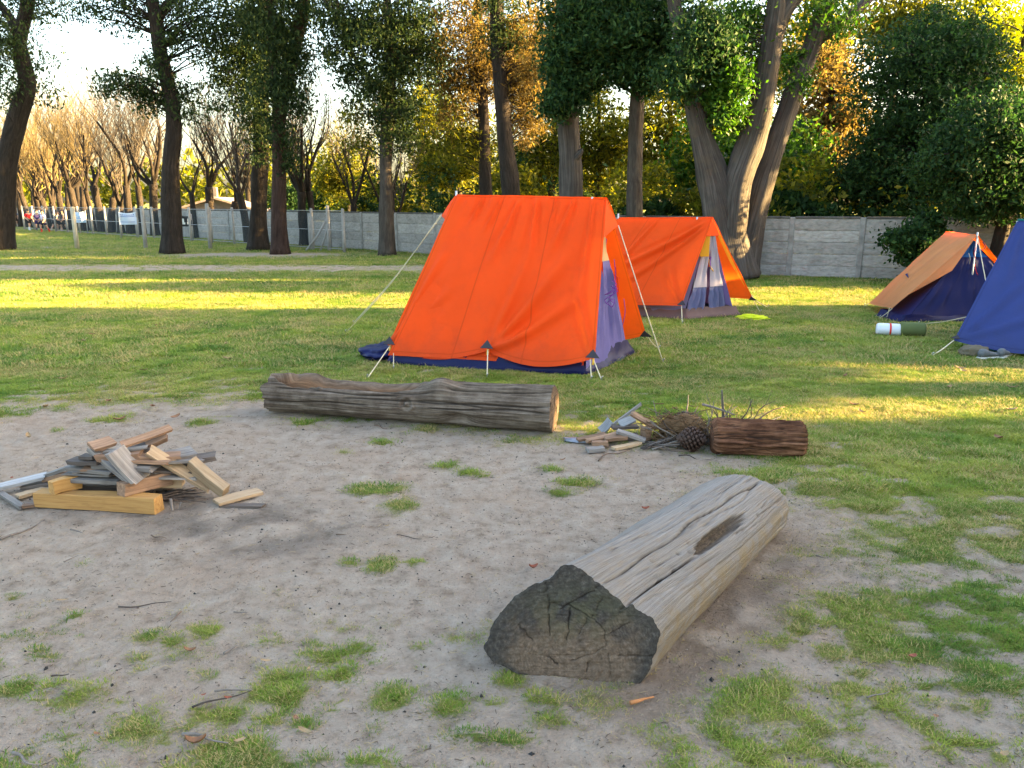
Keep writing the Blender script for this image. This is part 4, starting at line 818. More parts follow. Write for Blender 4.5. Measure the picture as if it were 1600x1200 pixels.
# crumpled end of the groundsheet pulled out at the left
bm = bmesh.new(); bmesh.ops.create_icosphere(bm, subdivisions=4, radius=1); q = G(598, 562)
co = np.array([v.co[:] for v in bm.verts]); rr_ = 1+(fbm(co*2.3+3, 3, 4)-.5)*.9
for v, k in zip(bm.verts, rr_): v.co = Vector((v.co.x*.24*k, v.co.y*.3*k, max(-.02, v.co.z*.085*k+.065)))
me = bpy.data.meshes.new('groundsheet_fold'); bm.to_mesh(me); bm.free(); me.materials.append(C_NAVY); me.polygons.foreach_set('use_smooth', [True]*len(me.polygons)); obj('groundsheet_fold', me, t1, q+V(-.02, .12, 0)-base)
du = N1-N0; nm = lerp(N0, N1, .5)
for p_, tgt in ((N0+V(.03, -.02, 0), (574, 591)), (lerp(N0, N1, .505)+V(0, -.03, .03), (761, 590)), (N1-V(.02, .02, 0), (940, 594))):
    patch(t1, base, p_, du, N1-R1, C_PATCH); g_ = G(*tgt)
    rope(t1, base, p_, g_, 'guy_rope', .006, sag=.0); mb = MB(); add_tube(mb, np.array([p_, p_+V(0, -.015, -.03), p_+V(-.005, -.025, -.055)])-base, .012, 6); obj('toggle', mb.mesh('toggle', M_RING), t1)
rope(t1, base, N0+V(.06, 0, 0), G(615, 578), r=.004); rope(t1, base, N1-V(.05, .02, 0), G(924, 594), r=.006, sag=0)
rope(t1, base, hl, G(552, 505), r=.006, sag=.06); rope(t1, base, hl+V(0, 0, .02), G(540, 520), r=.004, sag=.08); rope(t1, base, hr, G(1036, 566), r=.006, sag=.01); rope(t1, base, F1, G(1030, 545), r=.004)
patch(t1, base, F1, F1-F0, F1-R1, C_PATCH)
tpole(t1, base, V(*lerp(R1, R0, .09)[:2], .0), lerp(R1, R0, .09)); tpole(t1, base, V(*lerp(B0, C0, .5)[:2], .0)+ (R0-V(*lerp(B0, C0, .5)[:2], R0[2])), R0+V(0, 0, .04))
rr = np.random.default_rng(3)
for k in range(11):       # ties and ribbons hanging in the doorway
    t = rr.uniform(.22, .72); a = lerp(R1, F1, t)+V(-.10-rr.uniform(0, .12), -.03, -.02); L = rr.uniform(.12, .4); mb = MB()
    add_tube(mb, resample(np.array([a, a+V(rr.normal()*.02, 0, -L*.5), a+V(rr.normal()*.03, 0, -L)]), 6)-base, .004, 4); obj('ribbon', mb.mesh('ribbon', M_REDTAG if k % 3 else M_PURP), t1)
for k in range(9):
    a = P(957+rr.normal()*3, 455+rr.normal()*10, 8.02); mb = MB(); add_tube(mb, resample(np.array([a, a+V(rr.normal()*.03, 0, -.04), a+V(rr.normal()*.03, 0, -.09)]), 5)-base, .004, 4); obj('ribbon', mb.mesh('ribbon', M_PURP), t1)

# --- second orange tent
R1, R0 = P(1114, 339, 11.75), P(966, 340, 12.35); N1, F1 = P(1065, 478, 11.35), P(1177, 467, 12.15); N0 = N1+(R0-R1)*1.45; N0[2] = N1[2]; F0 = F1+(R0-R1)*1.3; F0[2] = F1[2]
B1, C1 = G(1072, 499), G(1152, 493); B0 = B1+(R0-R1)*V(1.35, 1.35, 0); C0 = C1+(R0-R1)*V(1.35, 1.35, 0); base = (B0+B1+C0+C1)/4; base[2] = 0
t2 = thing('tent', 'smaller orange ridge tent with open lilac and blue door behind the largest tent', 'tent', base)
ev2 = lambda u: .02*np.sin(np.pi*u)
panel('flysheet', t2, base, C_ORANGE, R0, R1, N1, N0, 80, 60, eave=ev2, seed=13, folds=[(.98, .03, .2, .75, .02, .08), (.99, .05, .35, .95, .016, .07), (.45, 0, .3, .7, .012, .06), (.99, .98, .75, .5, .012, .06), (.1, .98, .3, .4, .012, .06)])
panel('flysheet', t2, base, C_ORANGE, R1, R0, F0, F1, 40, 30, seed=15)
ap = R1+V(-.02, .06, -.10)
panel('hood', t2, base, C_ORANGE, R1, R1+V(.001, 0, 0), lerp(R1, F1, .22), lerp(R1, N1, .22), 8, 8, noise_amp=.002)
panel('door_glow', t2, base, C_GLOW, ap+V(-.03, -.05, .02), ap+V(0, -.05, .02), lerp(R1, N1, .45)+V(.16, .05, 0), lerp(R1, N1, .45)+V(.02, .05, 0), 8, 12, noise_amp=.003)  # strips added to paint the sun glow along the door edges
panel('door_glow', t2, base, C_GLOW, ap+V(0, -.06, .02), ap+V(.05, -.06, .02), lerp(R1, F1, .85)+V(-.04, -.02, 0), lerp(R1, F1, .55)+V(-.09, -.04, 0), 8, 12, noise_amp=.003)
gable(t2, base, ap, ins(B1, .02, .02), ins(C1, .10, .02), .68, C_PINK, C_SLATE, gap=.05, seed=30, fold=.03)
r0, r1 = R0-V(0, 0, .08), ap
panel('inner_wall', t2, base, C_SLATE, r0, r1, ins(B1, .05, .1), ins(B0, .05, .1), 20, 12, seed=19); panel('inner_wall', t2, base, C_LILAC, r1, r0, ins(C0, .05, .1), ins(C1, .05, .1), 20, 12, seed=21)
gable(t2, base, r0, ins(C0, .06, .02), ins(B0, .06, .02), .5, C_PINK, C_LILAC, seed=34)
sod('groundsheet', t2, base, [B0, B1, C1, C0], .15, C_BROWN, seed=6, inset=.02)
m_in = mat_plain('tent_inside_shade', (.02, .018, .022), .9, .2)
fb_ = lerp(B1, C1, .5); v, f_ = box_vf(.75, .5, .16, (0, .45, .09)); obj('doorway_shade', bevel_box_mesh('doorway_shade', .7, .5, .16, m_in, .05, seg=2), t2, fb_+V(0, .45, .09)-base)  # near-black box added to paint the shade inside the doorway
for p_, tg in ((N1, (1066, 506)), (F1, (1200, 480)), (lerp(R1, F1, .95), (1188, 488))): rope(t2, base, p_, G(*tg), r=.006, sag=.01)
for p_ in (N1, F1): patch(t2, base, p_, R1-R0, p_-R1, C_PATCH, .08)
tpole(t2, base, V(*lerp(R1, R0, .16)[:2], 0), lerp(R1, R0, .16), .013); tpole(t2, base, V(R0[0], R0[1], 0), R0+V(0, 0, .06), .013)
for k in range(5):
    a = ap+V(rr.normal()*.03, -.07, -.25-rr.uniform(0, .3)); mb = MB(); add_tube(mb, resample(np.array([a, a+V(rr.normal()*.03, 0, -.08), a+V(rr.normal()*.03, 0, -.18)]), 5)-base, .008, 4); obj('ribbon', mb.mesh('ribbon', [M_REDTAG, M_RING, M_PURP][k % 3]), t2)

# --- tan tent with blue end wall
R1, R0 = P(1527, 367, 11.5), P(1478, 361, 13.0); N1, N0 = P(1394, 482, 11.35), P(1357, 474, 12.6); F1 = V(2*R1[0]-N1[0]-.05, 11.75, .2); F0 = F1+(N0-N1)
B1, B0 = G(1408, 504), G(1372, 494); C1 = B1+V(2.3, .25, 0); C0 = B0+V(2.3, .25, 0); base = (B0+B1+C0+C1)/4; base[2] = 0
t3 = thing('tent', 'faded tan ridge tent with dark blue end wall beside the right edge', 'tent', base)
panel('flysheet', t3, base, C_TAN, R0, R1, N1, N0, 50, 60, seed=43, sag=.06, folds=[(.98, 0, .5, .9, .012, .06), (.6, 0, .4, .8, .010, .08)])
panel('flysheet', t3, base, C_ORANGE, R1, R0, F0, F1, 40, 40, seed=44, sag=.04)
obj('repair_patch', bevel_box_mesh('repair_patch', .15, .006, .07, C_BLUE, .001), t3, lerp(lerp(R0, R1, .45), lerp(N0, N1, .45), .62)+V(-.05, -.05, .04)-base, (-.75, .0, .9))
ap = lerp(R1, R0, .10)-V(0, 0, .08); bl_ = ins(B1, .08, .03); br_ = ins(C1, .08, .03)
gable(t3, base, ap, bl_, br_, .22, C_SKY, C_DKBLUE, seed=46, fold=.018)
gable(t3, base, R0-V(0, 0, .08), ins(C0, .08, .03), ins(B0, .08, .03), .22, C_SKY, C_DKBLUE, seed=48)
panel('inner_wall', t3, base, C_DKBLUE, R0-V(0, 0, .08), ap, bl_, ins(B0, .08, .03), 20, 12, seed=49); panel('inner_wall', t3, base, C_DKBLUE, ap, R0-V(0, 0, .08), ins(C0, .08, .03), br_, 20, 12, seed=50)
sod('groundsheet', t3, base, [B0, B1, C1, C0], .1, C_NAVY, seed=9, inset=.03)
tpole(t3, base, V(R1[0]+.02, R1[1]+.02, 0), R1+V(0, 0, .04), .012)
panel('porch_flap', t3, base, C_TAN, R1, R1+V(.001, 0, 0), lerp(R1, N1, .5)+V(.22, -.06, .02), lerp(R1, N1, .82), 14, 20, seed=51)
for p_, tg in ((N1, (1374, 497)), (lerp(N0, N1, .9), (1385, 498)), (N0, (1350, 478)), (R1, (1556, 520))): rope(t3, base, p_, G(*tg), r=.006, sag=.01)
for k in range(5):
    a = R1+V(rr.normal()*.05, -.04, -.1-.08*k); mb = MB(); add_tube(mb, resample(np.array([a, a+V(rr.normal()*.03, 0, -.08), a+V(rr.normal()*.03, 0, -.16)]), 5)-base, .005, 4); obj('ribbon', mb.mesh('ribbon', [C_BLUE, M_REDTAG, M_ROPE][k % 3]), t3)

# --- blue tent cut by the right edge
AX, PX = V(.83, -.55, 0), V(.55, .83, 0); R0 = P(1590, 344, 9.9); R1 = R0+AX*1.7; N0 = P(1490, 532, 8.95); N1 = N0+AX*2.5; F0 = N0+PX*2.0+V(.05, 0, .05); F1 = N1+PX*2.0+V(0, 0, .05)
B0 = N0+AX*.32+PX*.22; B0[2] = 0; B1 = B0+AX*1.9; C0 = B0+PX*1.5; C1 = B1+PX*1.5; base = (B0+B1+C0+C1)/4; base[2] = 0
t4 = thing('tent', 'blue canvas ridge tent cut off by the right edge', 'tent', base)
panel('flysheet', t4, base, C_BLUE, R0, R1, N1, N0, 70, 60, eave=lambda u: .05*np.abs(np.sin(2*np.pi*u)), seed=53, sag=.05, folds=[(.01, .98, .3, .2, .014, .08), (0, .99, .5, .6, .012, .08), (.05, 0, .1, .6, .01, .06)])
panel('flysheet', t4, base, C_BLUE, R1, R0, F0, F1, 40, 30, seed=54)
mb = MB(); add_tube(mb, np.array([R0, lerp(R0, R1, .5), R1])-base+V(0, 0, .004), .012, 6); obj('ridge_seam', mb.mesh('ridge_seam', C_TEAL), t4)
for s, (a, b_) in enumerate(((B0, B1), (C1, C0))): panel('inner_wall', t4, base, C_TEAL, (R0+AX*.2 if s == 0 else R1-AX*.2)-V(0, 0, .15), (R1-AX*.2 if s == 0 else R0+AX*.2)-V(0, 0, .15), ins(b_, .06, .06), ins(a, .06, .06), 20, 12, seed=60+s)
gable(t4, base, R0+AX*.2-V(0, 0, .15), ins(C0, .08, .03), ins(B0, .08, .03), .3, C_DKBLUE, C_DKBLUE, seed=62); gable(t4, base, R1-AX*.2-V(0, 0, .15), ins(B1, .08, .03), ins(C1, .08, .03), .3, C_DKBLUE, C_DKBLUE, seed=64)
sod('groundsheet', t4, base, [B0, B1, C1, C0], .10, C_TEAL, seed=12, inset=.03)
rope(t4, base, N0, G(1456, 556), r=.007, sag=.01); patch(t4, base, N0+V(.02, 0, 0), N1-N0, N0-R0, C_PATCH, .06)
rope(t4, base, F0, F0+V(-.5, .4, -F0[2]), r=.006)
tpole(t4, base, V(*(R0+AX*.04)[:2], 0), R0-V(0, 0, .01), .012); tpole(t4, base, V(*(R1-AX*.04)[:2], 0), R1-V(0, 0, .01), .012)

# ------------------------------------------------------------------ gear on the grass
C_OLIVE = mat_cloth('gear_olive', (.10, .125, .045), .0, .8, var=.15); C_SILV = mat_cloth('mat_silver', (.62, .66, .72), .0, .4, var=.08); C_KHAKI = mat_cloth('gear_khaki', (.13, .11, .075), 0, .85, var=.25)
a, b_ = H(1372, 513, .085), H(1443, 516, .085); d = (b_-a)/np.linalg.norm(b_-a); L = np.linalg.norm(b_-a); ang = math.atan2(d[1], d[0])
r_ = thing('sleeping_mat_roll', 'rolled sleeping mat, silver at one end and olive at the other', 'mat roll', (*a[:2], 0), ang)
def roll_mesh(name, x0, x1, r, mat, seed, k=26):
    mb = MB(); xs_ = np.array([x0, x0+.012, x0+.03]+list(np.linspace(x0+.05, x1-.05, 8))+[x1-.03, x1-.012, x1]); prof = np.array([.82, .95, 1]+[1]*8+[1, .95, .82])
    add_tube(mb, np.c_[xs_, 0*xs_, 0*xs_+r], r*prof, k, rfun=lambda s, a_: 1+.07*(fbm(np.stack([s.ravel()*9, np.cos(a_).ravel()*2, np.sin(a_).ravel()*2], 1), 3, seed)-.5).reshape(s.shape)); return mb.mesh(name, mat)
obj('silver_mat', roll_mesh('silver_mat', -.02, L*.52, .078, C_SILV, 1), r_); obj('olive_bag', roll_mesh('olive_bag', L*.48, L+.02, .092, C_OLIVE, 2), r_, (0, 0, .0))
mb = MB(); add_tube(mb, np.c_[[L*.24, L*.26, L*.28], [0, 0, 0], [.078]*3], .081, 26, cap=False); obj('strap', mb.mesh('strap', M_REDTAG), r_)
# lime rope coil / vest on the grass
M_LIME = mat_cloth('lime_cloth', (.62, .72, .02), .15); q = G(1176, 499)
bm = bmesh.new(); bmesh.ops.create_icosphere(bm, subdivisions=4, radius=1); co = np.array([v.co[:] for v in bm.verts]); k_ = 1+(fbm(co*2.6+7, 3, 14)-.5)*1.1
for v, k in zip(bm.verts, k_): v.co = Vector((v.co.x*.22*k, v.co.y*.12*k, max(.0, v.co.z*.05*k+.02)))
me = bpy.data.meshes.new('cloth_heap'); bm.to_mesh(me); bm.free(); me.materials.append(M_LIME); me.polygons.foreach_set('use_smooth', [True]*len(me.polygons)); tag(obj('crumpled_vest', me, None, q), 'crumpled lime yellow cloth on the grass right of the smaller orange tent', 'cloth')
def lump(name, label, cat, loc, sc, mat, seed, rz=0, amp=.7):
    bm = bmesh.new(); bmesh.ops.create_icosphere(bm, subdivisions=4, radius=1); co = np.array([v.co[:] for v in bm.verts]); k_ = 1+(fbm(co*2.0+seed, 4, seed)-.5)*amp
    for v, k in zip(bm.verts, k_): v.co = Vector((v.co.x*sc[0]*k, v.co.y*sc[1]*k, max(0, (v.co.z*k+.8)*sc[2]*.5)))
    me = bpy.data.meshes.new(name); bm.to_mesh(me); bm.free(); me.materials.append(mat); me.polygons.foreach_set('use_smooth', [True]*len(me.polygons)); return tag(obj(name, me, None, loc, (0, 0, rz)), label, cat)
lump('duffel_bag', 'slumped khaki bag beneath the edge of the blue tent', 'bag', G(1521, 556), (.17, .11, .14), C_KHAKI, 3, .2)
def shoe(label, loc, rz, mat, sole):
    r = thing('shoe', label, 'shoe', loc, rz, 'shoes beside the blue tent')
    sec = [(-.13, .032, .075), (-.11, .04, .095), (-.06, .042, .09), (0, .04, .065), (.06, .046, .05), (.11, .042, .042), (.14, .022, .028)]; k = 14; vv = []
    for x, hw, ht in sec:
        for j in range(k): a_ = j/k*2*np.pi; vv.append((x, math.cos(a_)*hw, .02+ht*.5+math.sin(a_)*ht*.5))
    i = np.arange(len(sec)-1)[:, None]; j = np.arange(k)[None]; q = np.stack([i*k+j, i*k+(j+1) % k, (i+1)*k+(j+1) % k, (i+1)*k+j], -1).reshape(-1, 4)
    me = mesh_np('upper', vv, [q], [mat], True); bm = bmesh.new(); bm.from_mesh(me); bmesh.ops.holes_fill(bm, edges=[e for e in bm.edges if e.is_boundary]); bm.to_mesh(me); bm.free(); obj('upper', me, r)
    obj('sole', bevel_box_mesh('sole', .29, .085, .022, sole, .008, seg=2), r, (0.005, 0, .011)); return r
MS = mat_plain('shoe_grey', (.10, .11, .12), .7, .2); MS2 = mat_plain('shoe_sole', (.55, .55, .53), .7, .1)
shoe('dark shoe with pale sole lying right of the khaki bag', G(1544, 560), .3, MS, MS2); shoe('dark shoe with pale sole tucked under the blue tent edge', G(1568, 558), .7, MS, MS2)

# ------------------------------------------------------------------ LOGS
def loft_faces(nr, k):
    i = np.arange(nr-1)[:, None]; j = np.arange(k)[None]; return np.stack([i*k+j, i*k+(j+1) % k, (i+1)*k+(j+1) % k, (i+1)*k+j], -1).reshape(-1, 4)
def closed_resample(p, k):
    p = np.asarray(p, float); q = np.vstack([p, p[:1]]); s = np.r_[0, np.cumsum(np.linalg.norm(np.diff(q, axis=0), axis=1))]
    t = np.linspace(0, s[-1], k, endpoint=False); return np.stack([np.interp(t, s, q[:, i]) for i in range(q.shape[1])], 1)
def seg_dist(p, segs):
    d = np.full(len(p), 1e9)
    for a, b_ in segs:
        a, b_ = np.asarray(a, float), np.asarray(b_, float); e = b_-a; t = np.clip(((p-a)@e)/(e@e), 0, 1); d = np.minimum(d, np.linalg.norm(p-a-t[:, None]*e, axis=1))
    return d
# --- big silver log
zm = lambda x, y: (730+x/2.963, 720+y/2.963)
def endpt(u, v):
    r = ray(u, v); t = (2.52+.024+.10*CAMH)/(r[1]+.12*r[0]-.10*r[2]); return r*t+V(0, 0, CAMH)
ZP = [(80, 870), (95, 820), (150, 710), (210, 640), (290, 580), (390, 535), (430, 490), (470, 478), (510, 490), (560, 525), (610, 568), (650, 600), (700, 640), (735, 675), (765, 666), (810, 700), (860, 735), (886, 785), (885, 850), (860, 920), (830, 990), (780, 1050), (700, 1098), (600, 1078), (500, 1052), (430, 1040), (350, 1020), (250, 990), (180, 960), (110, 920)]
K = 300
_c = np.array(ZP, float); _c = resample(np.vstack([_c, _c[:1]]), 900)[:-1]; _c += (np.stack([fbm(np.c_[_c/26, 0*_c[:, 0]], 3, 61), fbm(np.c_[_c/26, 0*_c[:, 0]], 3, 62)], 1)-.5)*20; poly_px = closed_resample(_c, K); poly = np.array([endpt(*zm(*p)) for p in poly_px])
fr = lambda x, y: int(np.argmin(np.hypot(poly_px[:, 0]-x, poly_px[:, 1]-y)))/K
c0 = poly.mean(0); c1 = P(1163, 790, 3.88); off = poly-c0
base = V(c0[0]*.5+c1[0]*.5, c0[1]*.5+c1[1]*.5, 0)
th = np.arctan2(off[:, 2], off[:, 0]); R0_ = np.linalg.norm(off[:, [0, 2]], axis=1)
ell = np.stack([np.cos(th)*.265, -.12*np.cos(th)*.26+.10*np.sin(th)*.17, np.sin(th)*.195], 1)
NS = 230; S = np.linspace(0, 1, NS); rows = []
Lax = np.linalg.norm(c1-c0); fj = np.arange(K)/K
arc = fj*2.0
s_ = S[:, None]+0*fj[None]; f_ = fj[None]+0*S[:, None]
pp = np.stack([np.cos(2*np.pi*f_).ravel()*3.2, np.sin(2*np.pi*f_).ravel()*3.2, s_.ravel()*1.1], 1)
gr = (fbm(pp*V(7, 7, 1.3), 4, 3)-.5).reshape(s_.shape)*.006+(fbm(pp*V(1.1, 1.1, 1.6), 3, 5)-.5).reshape(s_.shape)*.03
wob = lambda s, k: .006*np.sin(s*9+k)+.004*np.sin(s*23+2*k)
cr = 0*s_
def fdist(f, c): d = np.abs(f-c); return np.minimum(d, 1-d)*2.0
for i, (x, y, a_, b__, dep, wd) in enumerate([(610, 568, 0, .97, .030, .006), (735, 675, 0, .36, .034, .010), (735, 675, .34, .95, .014, .006), (520, 495, .05, .6, .012, .004), (680, 620, .1, .5, .012, .004), (800, 695, .0, .45, .012, .004), (790, 690, .5, 1, .016, .005), (870, 760, .2, .8, .010, .005), (640, 590, .45, .95, .016, .005), (560, 525, .3, .9, .010, .004), (430, 490, .1, .7, .008, .004), (830, 715, .55, .98, .012, .004)]):
    w_ = fdist(f_, fr(x, y)+wob(s_, i)); cr += dep*np.exp(-(w_/wd)**2)*sstep(a_-.01, a_+.05, s_)*sstep(b__+.01, b__-.08, s_)*(.5+.5*vnoise(np.stack([s_.ravel()*14, 0*s_.ravel()+i, 0*s_.ravel()], 1), 4).reshape(s_.shape))
rc = np.random.default_rng(8)
for i in range(46):
    fc = rc.uniform(.12, .72); a_ = rc.uniform(-.1, .85); b__ = a_+rc.uniform(.08, .5); w_ = fdist(f_, fc+wob(s_, i*1.7)*.5); cr += rc.uniform(.005, .013)*np.exp(-(w_/rc.uniform(.0035, .006))**2)*sstep(a_-.01, a_+.06, s_)*sstep(b__+.01, b__-.08, s_)
# rotten hollow and smaller pits
hs_, hf = (s_-.50)/.145, fdist(f_, fr(735, 672)-.012+.05*(s_-.5)*0)/.040
hole = sstep(1.15, .6, np.hypot(hs_, hf)+(fbm(pp*V(5, 5, 9), 3, 8)-.5).reshape(s_.shape)*.9)
cr += hole*(.045+.03*(fbm(pp*V(14, 14, 22), 3, 9)).reshape(s_.shape)); pit = 0*s_
for sx, ff, rr1 in ((.30, -.03, .012), (.33, -.018, .010), (.24, .004, .03), (.17, .006, .03), (.27, .008, .02), (.2, -.05, .008), (.36, -.04, .008), (.72, .03, .012)):
    q_ = np.hypot((s_-sx)*Lax, fdist(f_, fr(735, 672)+ff))/rr1; pit += np.exp(-q_**2*1.5)
cr += np.clip(pit, 0, 1)*.016
prof = 1-.0*S; far = sstep(.93, 1.0, S)
tt = (S**1.0)[:, None, None]; sm = sstep(.0, .55, S)[:, None, None]*.85
offs = off[None]*(1-.42*tt)*(1-sm)+(off[None]*.0+ell[None])*sm*(1.18-.18*tt)
offs = offs*(1-.16*far[:, None, None]**2)
unit = offs/np.linalg.norm(offs, axis=2)[..., None]
near_k = sstep(0, .02, S)[:, None]
verts = c0*(1-tt)+c1*tt+offs+unit*((gr-cr)*(.25+.75*near_k))[..., None]
verts[..., 2] = np.maximum(verts[..., 2], -.03)
fj_col = np.clip(sstep(-.02, -.30, (unit[..., 2]-.35)), 0, 1)
# wood material driven by measured marks on the log
m, n, b = newmat('log_silver_wood'); uv = N(n, 'UVMap').outputs[0]; tc = N(n, 'TexCoord').outputs['Object']
g1 = noise(n, mapping(n, uv, (1.2, 130, 1)), 1.0, 7, .72, .15); g2 = noise(n, tc, 7, 5, .65); g3 = noise(n, mapping(n, uv, (10, 160, 1)), 1.0, 3, .6)
ca = N(n, 'Attribute', attribute_name='crack').outputs['Fac']; sa = N(n, 'Attribute', attribute_name='side').outputs['Fac']
col = ramp(n, math_(n, 'ADD', math_(n, 'MULTIPLY', g1, .7), math_(n, 'MULTIPLY', g3, .3)), [(.25, (.12, .104, .09)), (.42, (.21, .192, .173)), (.58, (.285, .267, .247)), (.8, (.36, .342, .322))])
col = mixc(n, math_(n, 'MULTIPLY', sstep_node(n, g2, .5, .68), .35), col, (.27, .20, .13))
col = mixc(n, math_(n, 'MULTIPLY', sa, math_(n, 'MULTIPLY', sstep_node(n, noise(n, tc, 11, 5, .7), .38, .6), .75)), col, (.25, .19, .10))
col = mixc(n, N(n, 'Attribute', attribute_name='hole').outputs['Fac'], col, ramp(n, noise(n, tc, 60, 4, .7), [(.35, (.035, .024, .015)), (.55, (.12, .085, .052)), (.75, (.24, .18, .11))])); col = mixc(n, ca, col, (.05, .037, .027))
n.links.new(col, b.inputs['Base Color']); setin(b, {'Roughness': .85, 'Specular IOR Level': .2}); bump(n, b, math_(n, 'ADD', g1, math_(n, 'MULTIPLY', g3, .5)), .9, .014); M_LOG = m
crk = np.clip(sstep(.006, .022, cr)*.9, 0, 1)*(1-.9*hole)
lroot = thing('log', 'massive silver grey log with dark sawn end in the foreground', 'log', base)
obj('trunk_wood', mesh_np('trunk_wood', verts.reshape(-1, 3)-base, [loft_faces(NS, K)], [M_LOG], True, uv=np.stack([s_*Lax, f_*2.0], -1).reshape(-1, 2), vattr={'crack': crk.ravel(), 'side': fj_col.ravel(), 'hole': (hole*.9).ravel()}), lroot)
# sawn end
pith_px = V(395, 922); NR = 120; rad = (np.linspace(0.004, 1, NR))[:, None, None]; e2 = pith_px+(poly_px[None]-pith_px)*rad
e2f = e2.reshape(-1, 2); pith = endpt(*zm(*pith_px)); e3 = (pith+(poly[None]-pith)*rad)
CR = [((355, 545), (385, 655)), ((385, 655), (372, 700)), ((372, 700), (386, 805)), ((385, 655), (470, 667)), ((470, 667), (560, 712)), ((560, 712), (612, 750)), ((612, 750), (655, 850)), ((430, 680), (580, 600)), ((580, 600), (612, 568)), ((575, 722), (628, 640)), ((640, 815), (752, 742)), ((655, 850), (600, 882)), ((600, 882), (485, 922)), ((475, 680), (458, 830)), ((560, 722), (520, 800)), ((655, 890), (662, 995)), ((560, 930), (552, 975)), ((700, 900), (860, 905)), ((240, 760), (300, 830)), ((370, 905), (415, 940)), ((735, 675), (700, 700))]
dpx = seg_dist(e2f+24*(np.stack([fbm(np.c_[e2f/34, 0*e2f[:, 0]], 3, 1), fbm(np.c_[e2f/34, 0*e2f[:, 0]], 3, 2)], 1)-.5), CR); ck = np.exp(-(dpx/2.6)**2)*(.45+.55*vnoise(np.c_[e2f/60, 0*e2f[:, 0]], 6))
rel = (fbm(np.c_[e2f/22, 0*e2f[:, 0]], 4, 2)-.5)*.010+(fbm(np.c_[e2f[:, 0]/140, e2f[:, 1]/9, 0*e2f[:, 0]], 3, 12)-.5)*.004-ck*.009
nrm = np.array([.12, 1, -.10]); nrm = -nrm/np.linalg.norm(nrm); edge_f = (1-sstep(.965, 1.0, rad[:, :, 0]+0*fj[None])).ravel()
e3 = e3.reshape(-1, 3)+nrm*((rel+.003)*edge_f)[:, None]
fn = fbm(np.c_[e2f/90, 0*e2f[:, 0]], 3, 5); yy = e2f[:, 1]+(fn-.5)*260+.35*(e2f[:, 0]-400)*0
brown = sstep(660, 850, yy)*sstep(120, 260, e2f[:, 0]+ (fn-.5)*120)*sstep(900, 700, e2f[:, 0]+(fn-.5)*140)*sstep(.98, .8, np.repeat(rad[:, 0, 0], K))
green = sstep(.35, .6, fn)*np.exp(-(((e2f[:, 0]-520)/230)**2+((e2f[:, 1]-700)/110)**2))
ringf = np.repeat(rad[:, 0, 0], K)*np.tile(np.linalg.norm(poly-pith, axis=1), NR)
m, n, b = newmat('log_sawn_end'); A_ = lambda k: N(n, 'Attribute', attribute_name=k).outputs['Fac']; tc = N(n, 'TexCoord').outputs['Object']
fine = noise(n, tc, 60, 5, .7); mid = noise(n, tc, 14, 4, .6)
ringn = math_(n, 'SINE', math_(n, 'MULTIPLY', math_(n, 'ADD', A_('ring'), math_(n, 'MULTIPLY', mid, .05)), 560.0))
col = ramp(n, fine, [(.3, (.026, .024, .022)), (.55, (.062, .056, .050)), (.8, (.14, .127, .114))])
col = mixc(n, math_(n, 'MULTIPLY', A_('brown'), .85), col, ramp(n, fine, [(.3, (.085, .060, .042)), (.6, (.175, .128, .092)), (.8, (.27, .20, .148))]))
col = mixc(n, math_(n, 'MULTIPLY', A_('green'), .55), col, (.085, .088, .048))
col = mixc(n, math_(n, 'MULTIPLY', math_(n, 'MULTIPLY', sstep_node(n, ringn, -.2, 1.0), sstep_node(n, mid, .4, .65)), .30), col, (.02, .016, .013))
col = mixc(n, math_(n, 'MULTIPLY', A_('crack'), .62), col, (.008, .005, .004))
n.links.new(col, b.inputs['Base Color']); setin(b, {'Roughness': .92, 'Specular IOR Level': .15}); bump(n, b, fine, .6, .006)
obj('sawn_end', mesh_np('sawn_end', e3-base, [loft_faces(NR, K)], [m], True, vattr={'ring': ringf, 'brown': brown, 'green': green, 'crack': np.clip(ck*1.1, 0, 1)}), lroot)
# far end face
fe = verts[-1]; cc = fe.mean(0); fv = np.vstack([fe, cc])-base; jj = np.arange(K)
obj('far_end', mesh_np('far_end', fv, [np.stack([np.full(K, K), (jj+1) % K, jj], -1)], [M_LOG], False, vattr={'crack': np.zeros(K+1), 'side': np.ones(K+1)*.6}), lroot)

# --- hollowed brown log
def mat_log2(name, stops, hollow_stops, sx=2.0, sy=40, bmp=.9):
    m, n, b = newmat(name); uv = N(n, 'UVMap').outputs[0]; tc = N(n, 'TexCoord').outputs['Object']
    g1 = noise(n, mapping(n, uv, (sx, sy, 1)), 1.0, 7, .72, .5); g2 = noise(n, tc, 6, 5, .7)
    col = ramp(n, math_(n, 'ADD', math_(n, 'MULTIPLY', g1, .6), math_(n, 'MULTIPLY', g2, .4)), stops)
    col = mixc(n, N(n, 'Attribute', attribute_name='hollow').outputs['Fac'], col, ramp(n, g1, hollow_stops)); col = mixc(n, N(n, 'Attribute', attribute_name='crack').outputs['Fac'], col, (.016, .012, .010))
    n.links.new(col, b.inputs['Base Color']); setin(b, {'Roughness': .9, 'Specular IOR Level': .15}); bump(n, b, g1, bmp, .015); return m
M_LOGB = mat_log2('log_brown_wood', [(.32, (.030, .022, .016)), (.45, (.10, .076, .058)), (.56, (.19, .152, .120)), (.7, (.32, .268, .222))], [(.3, (.055, .030, .016)), (.55, (.16, .090, .048)), (.8, (.30, .18, .10))])
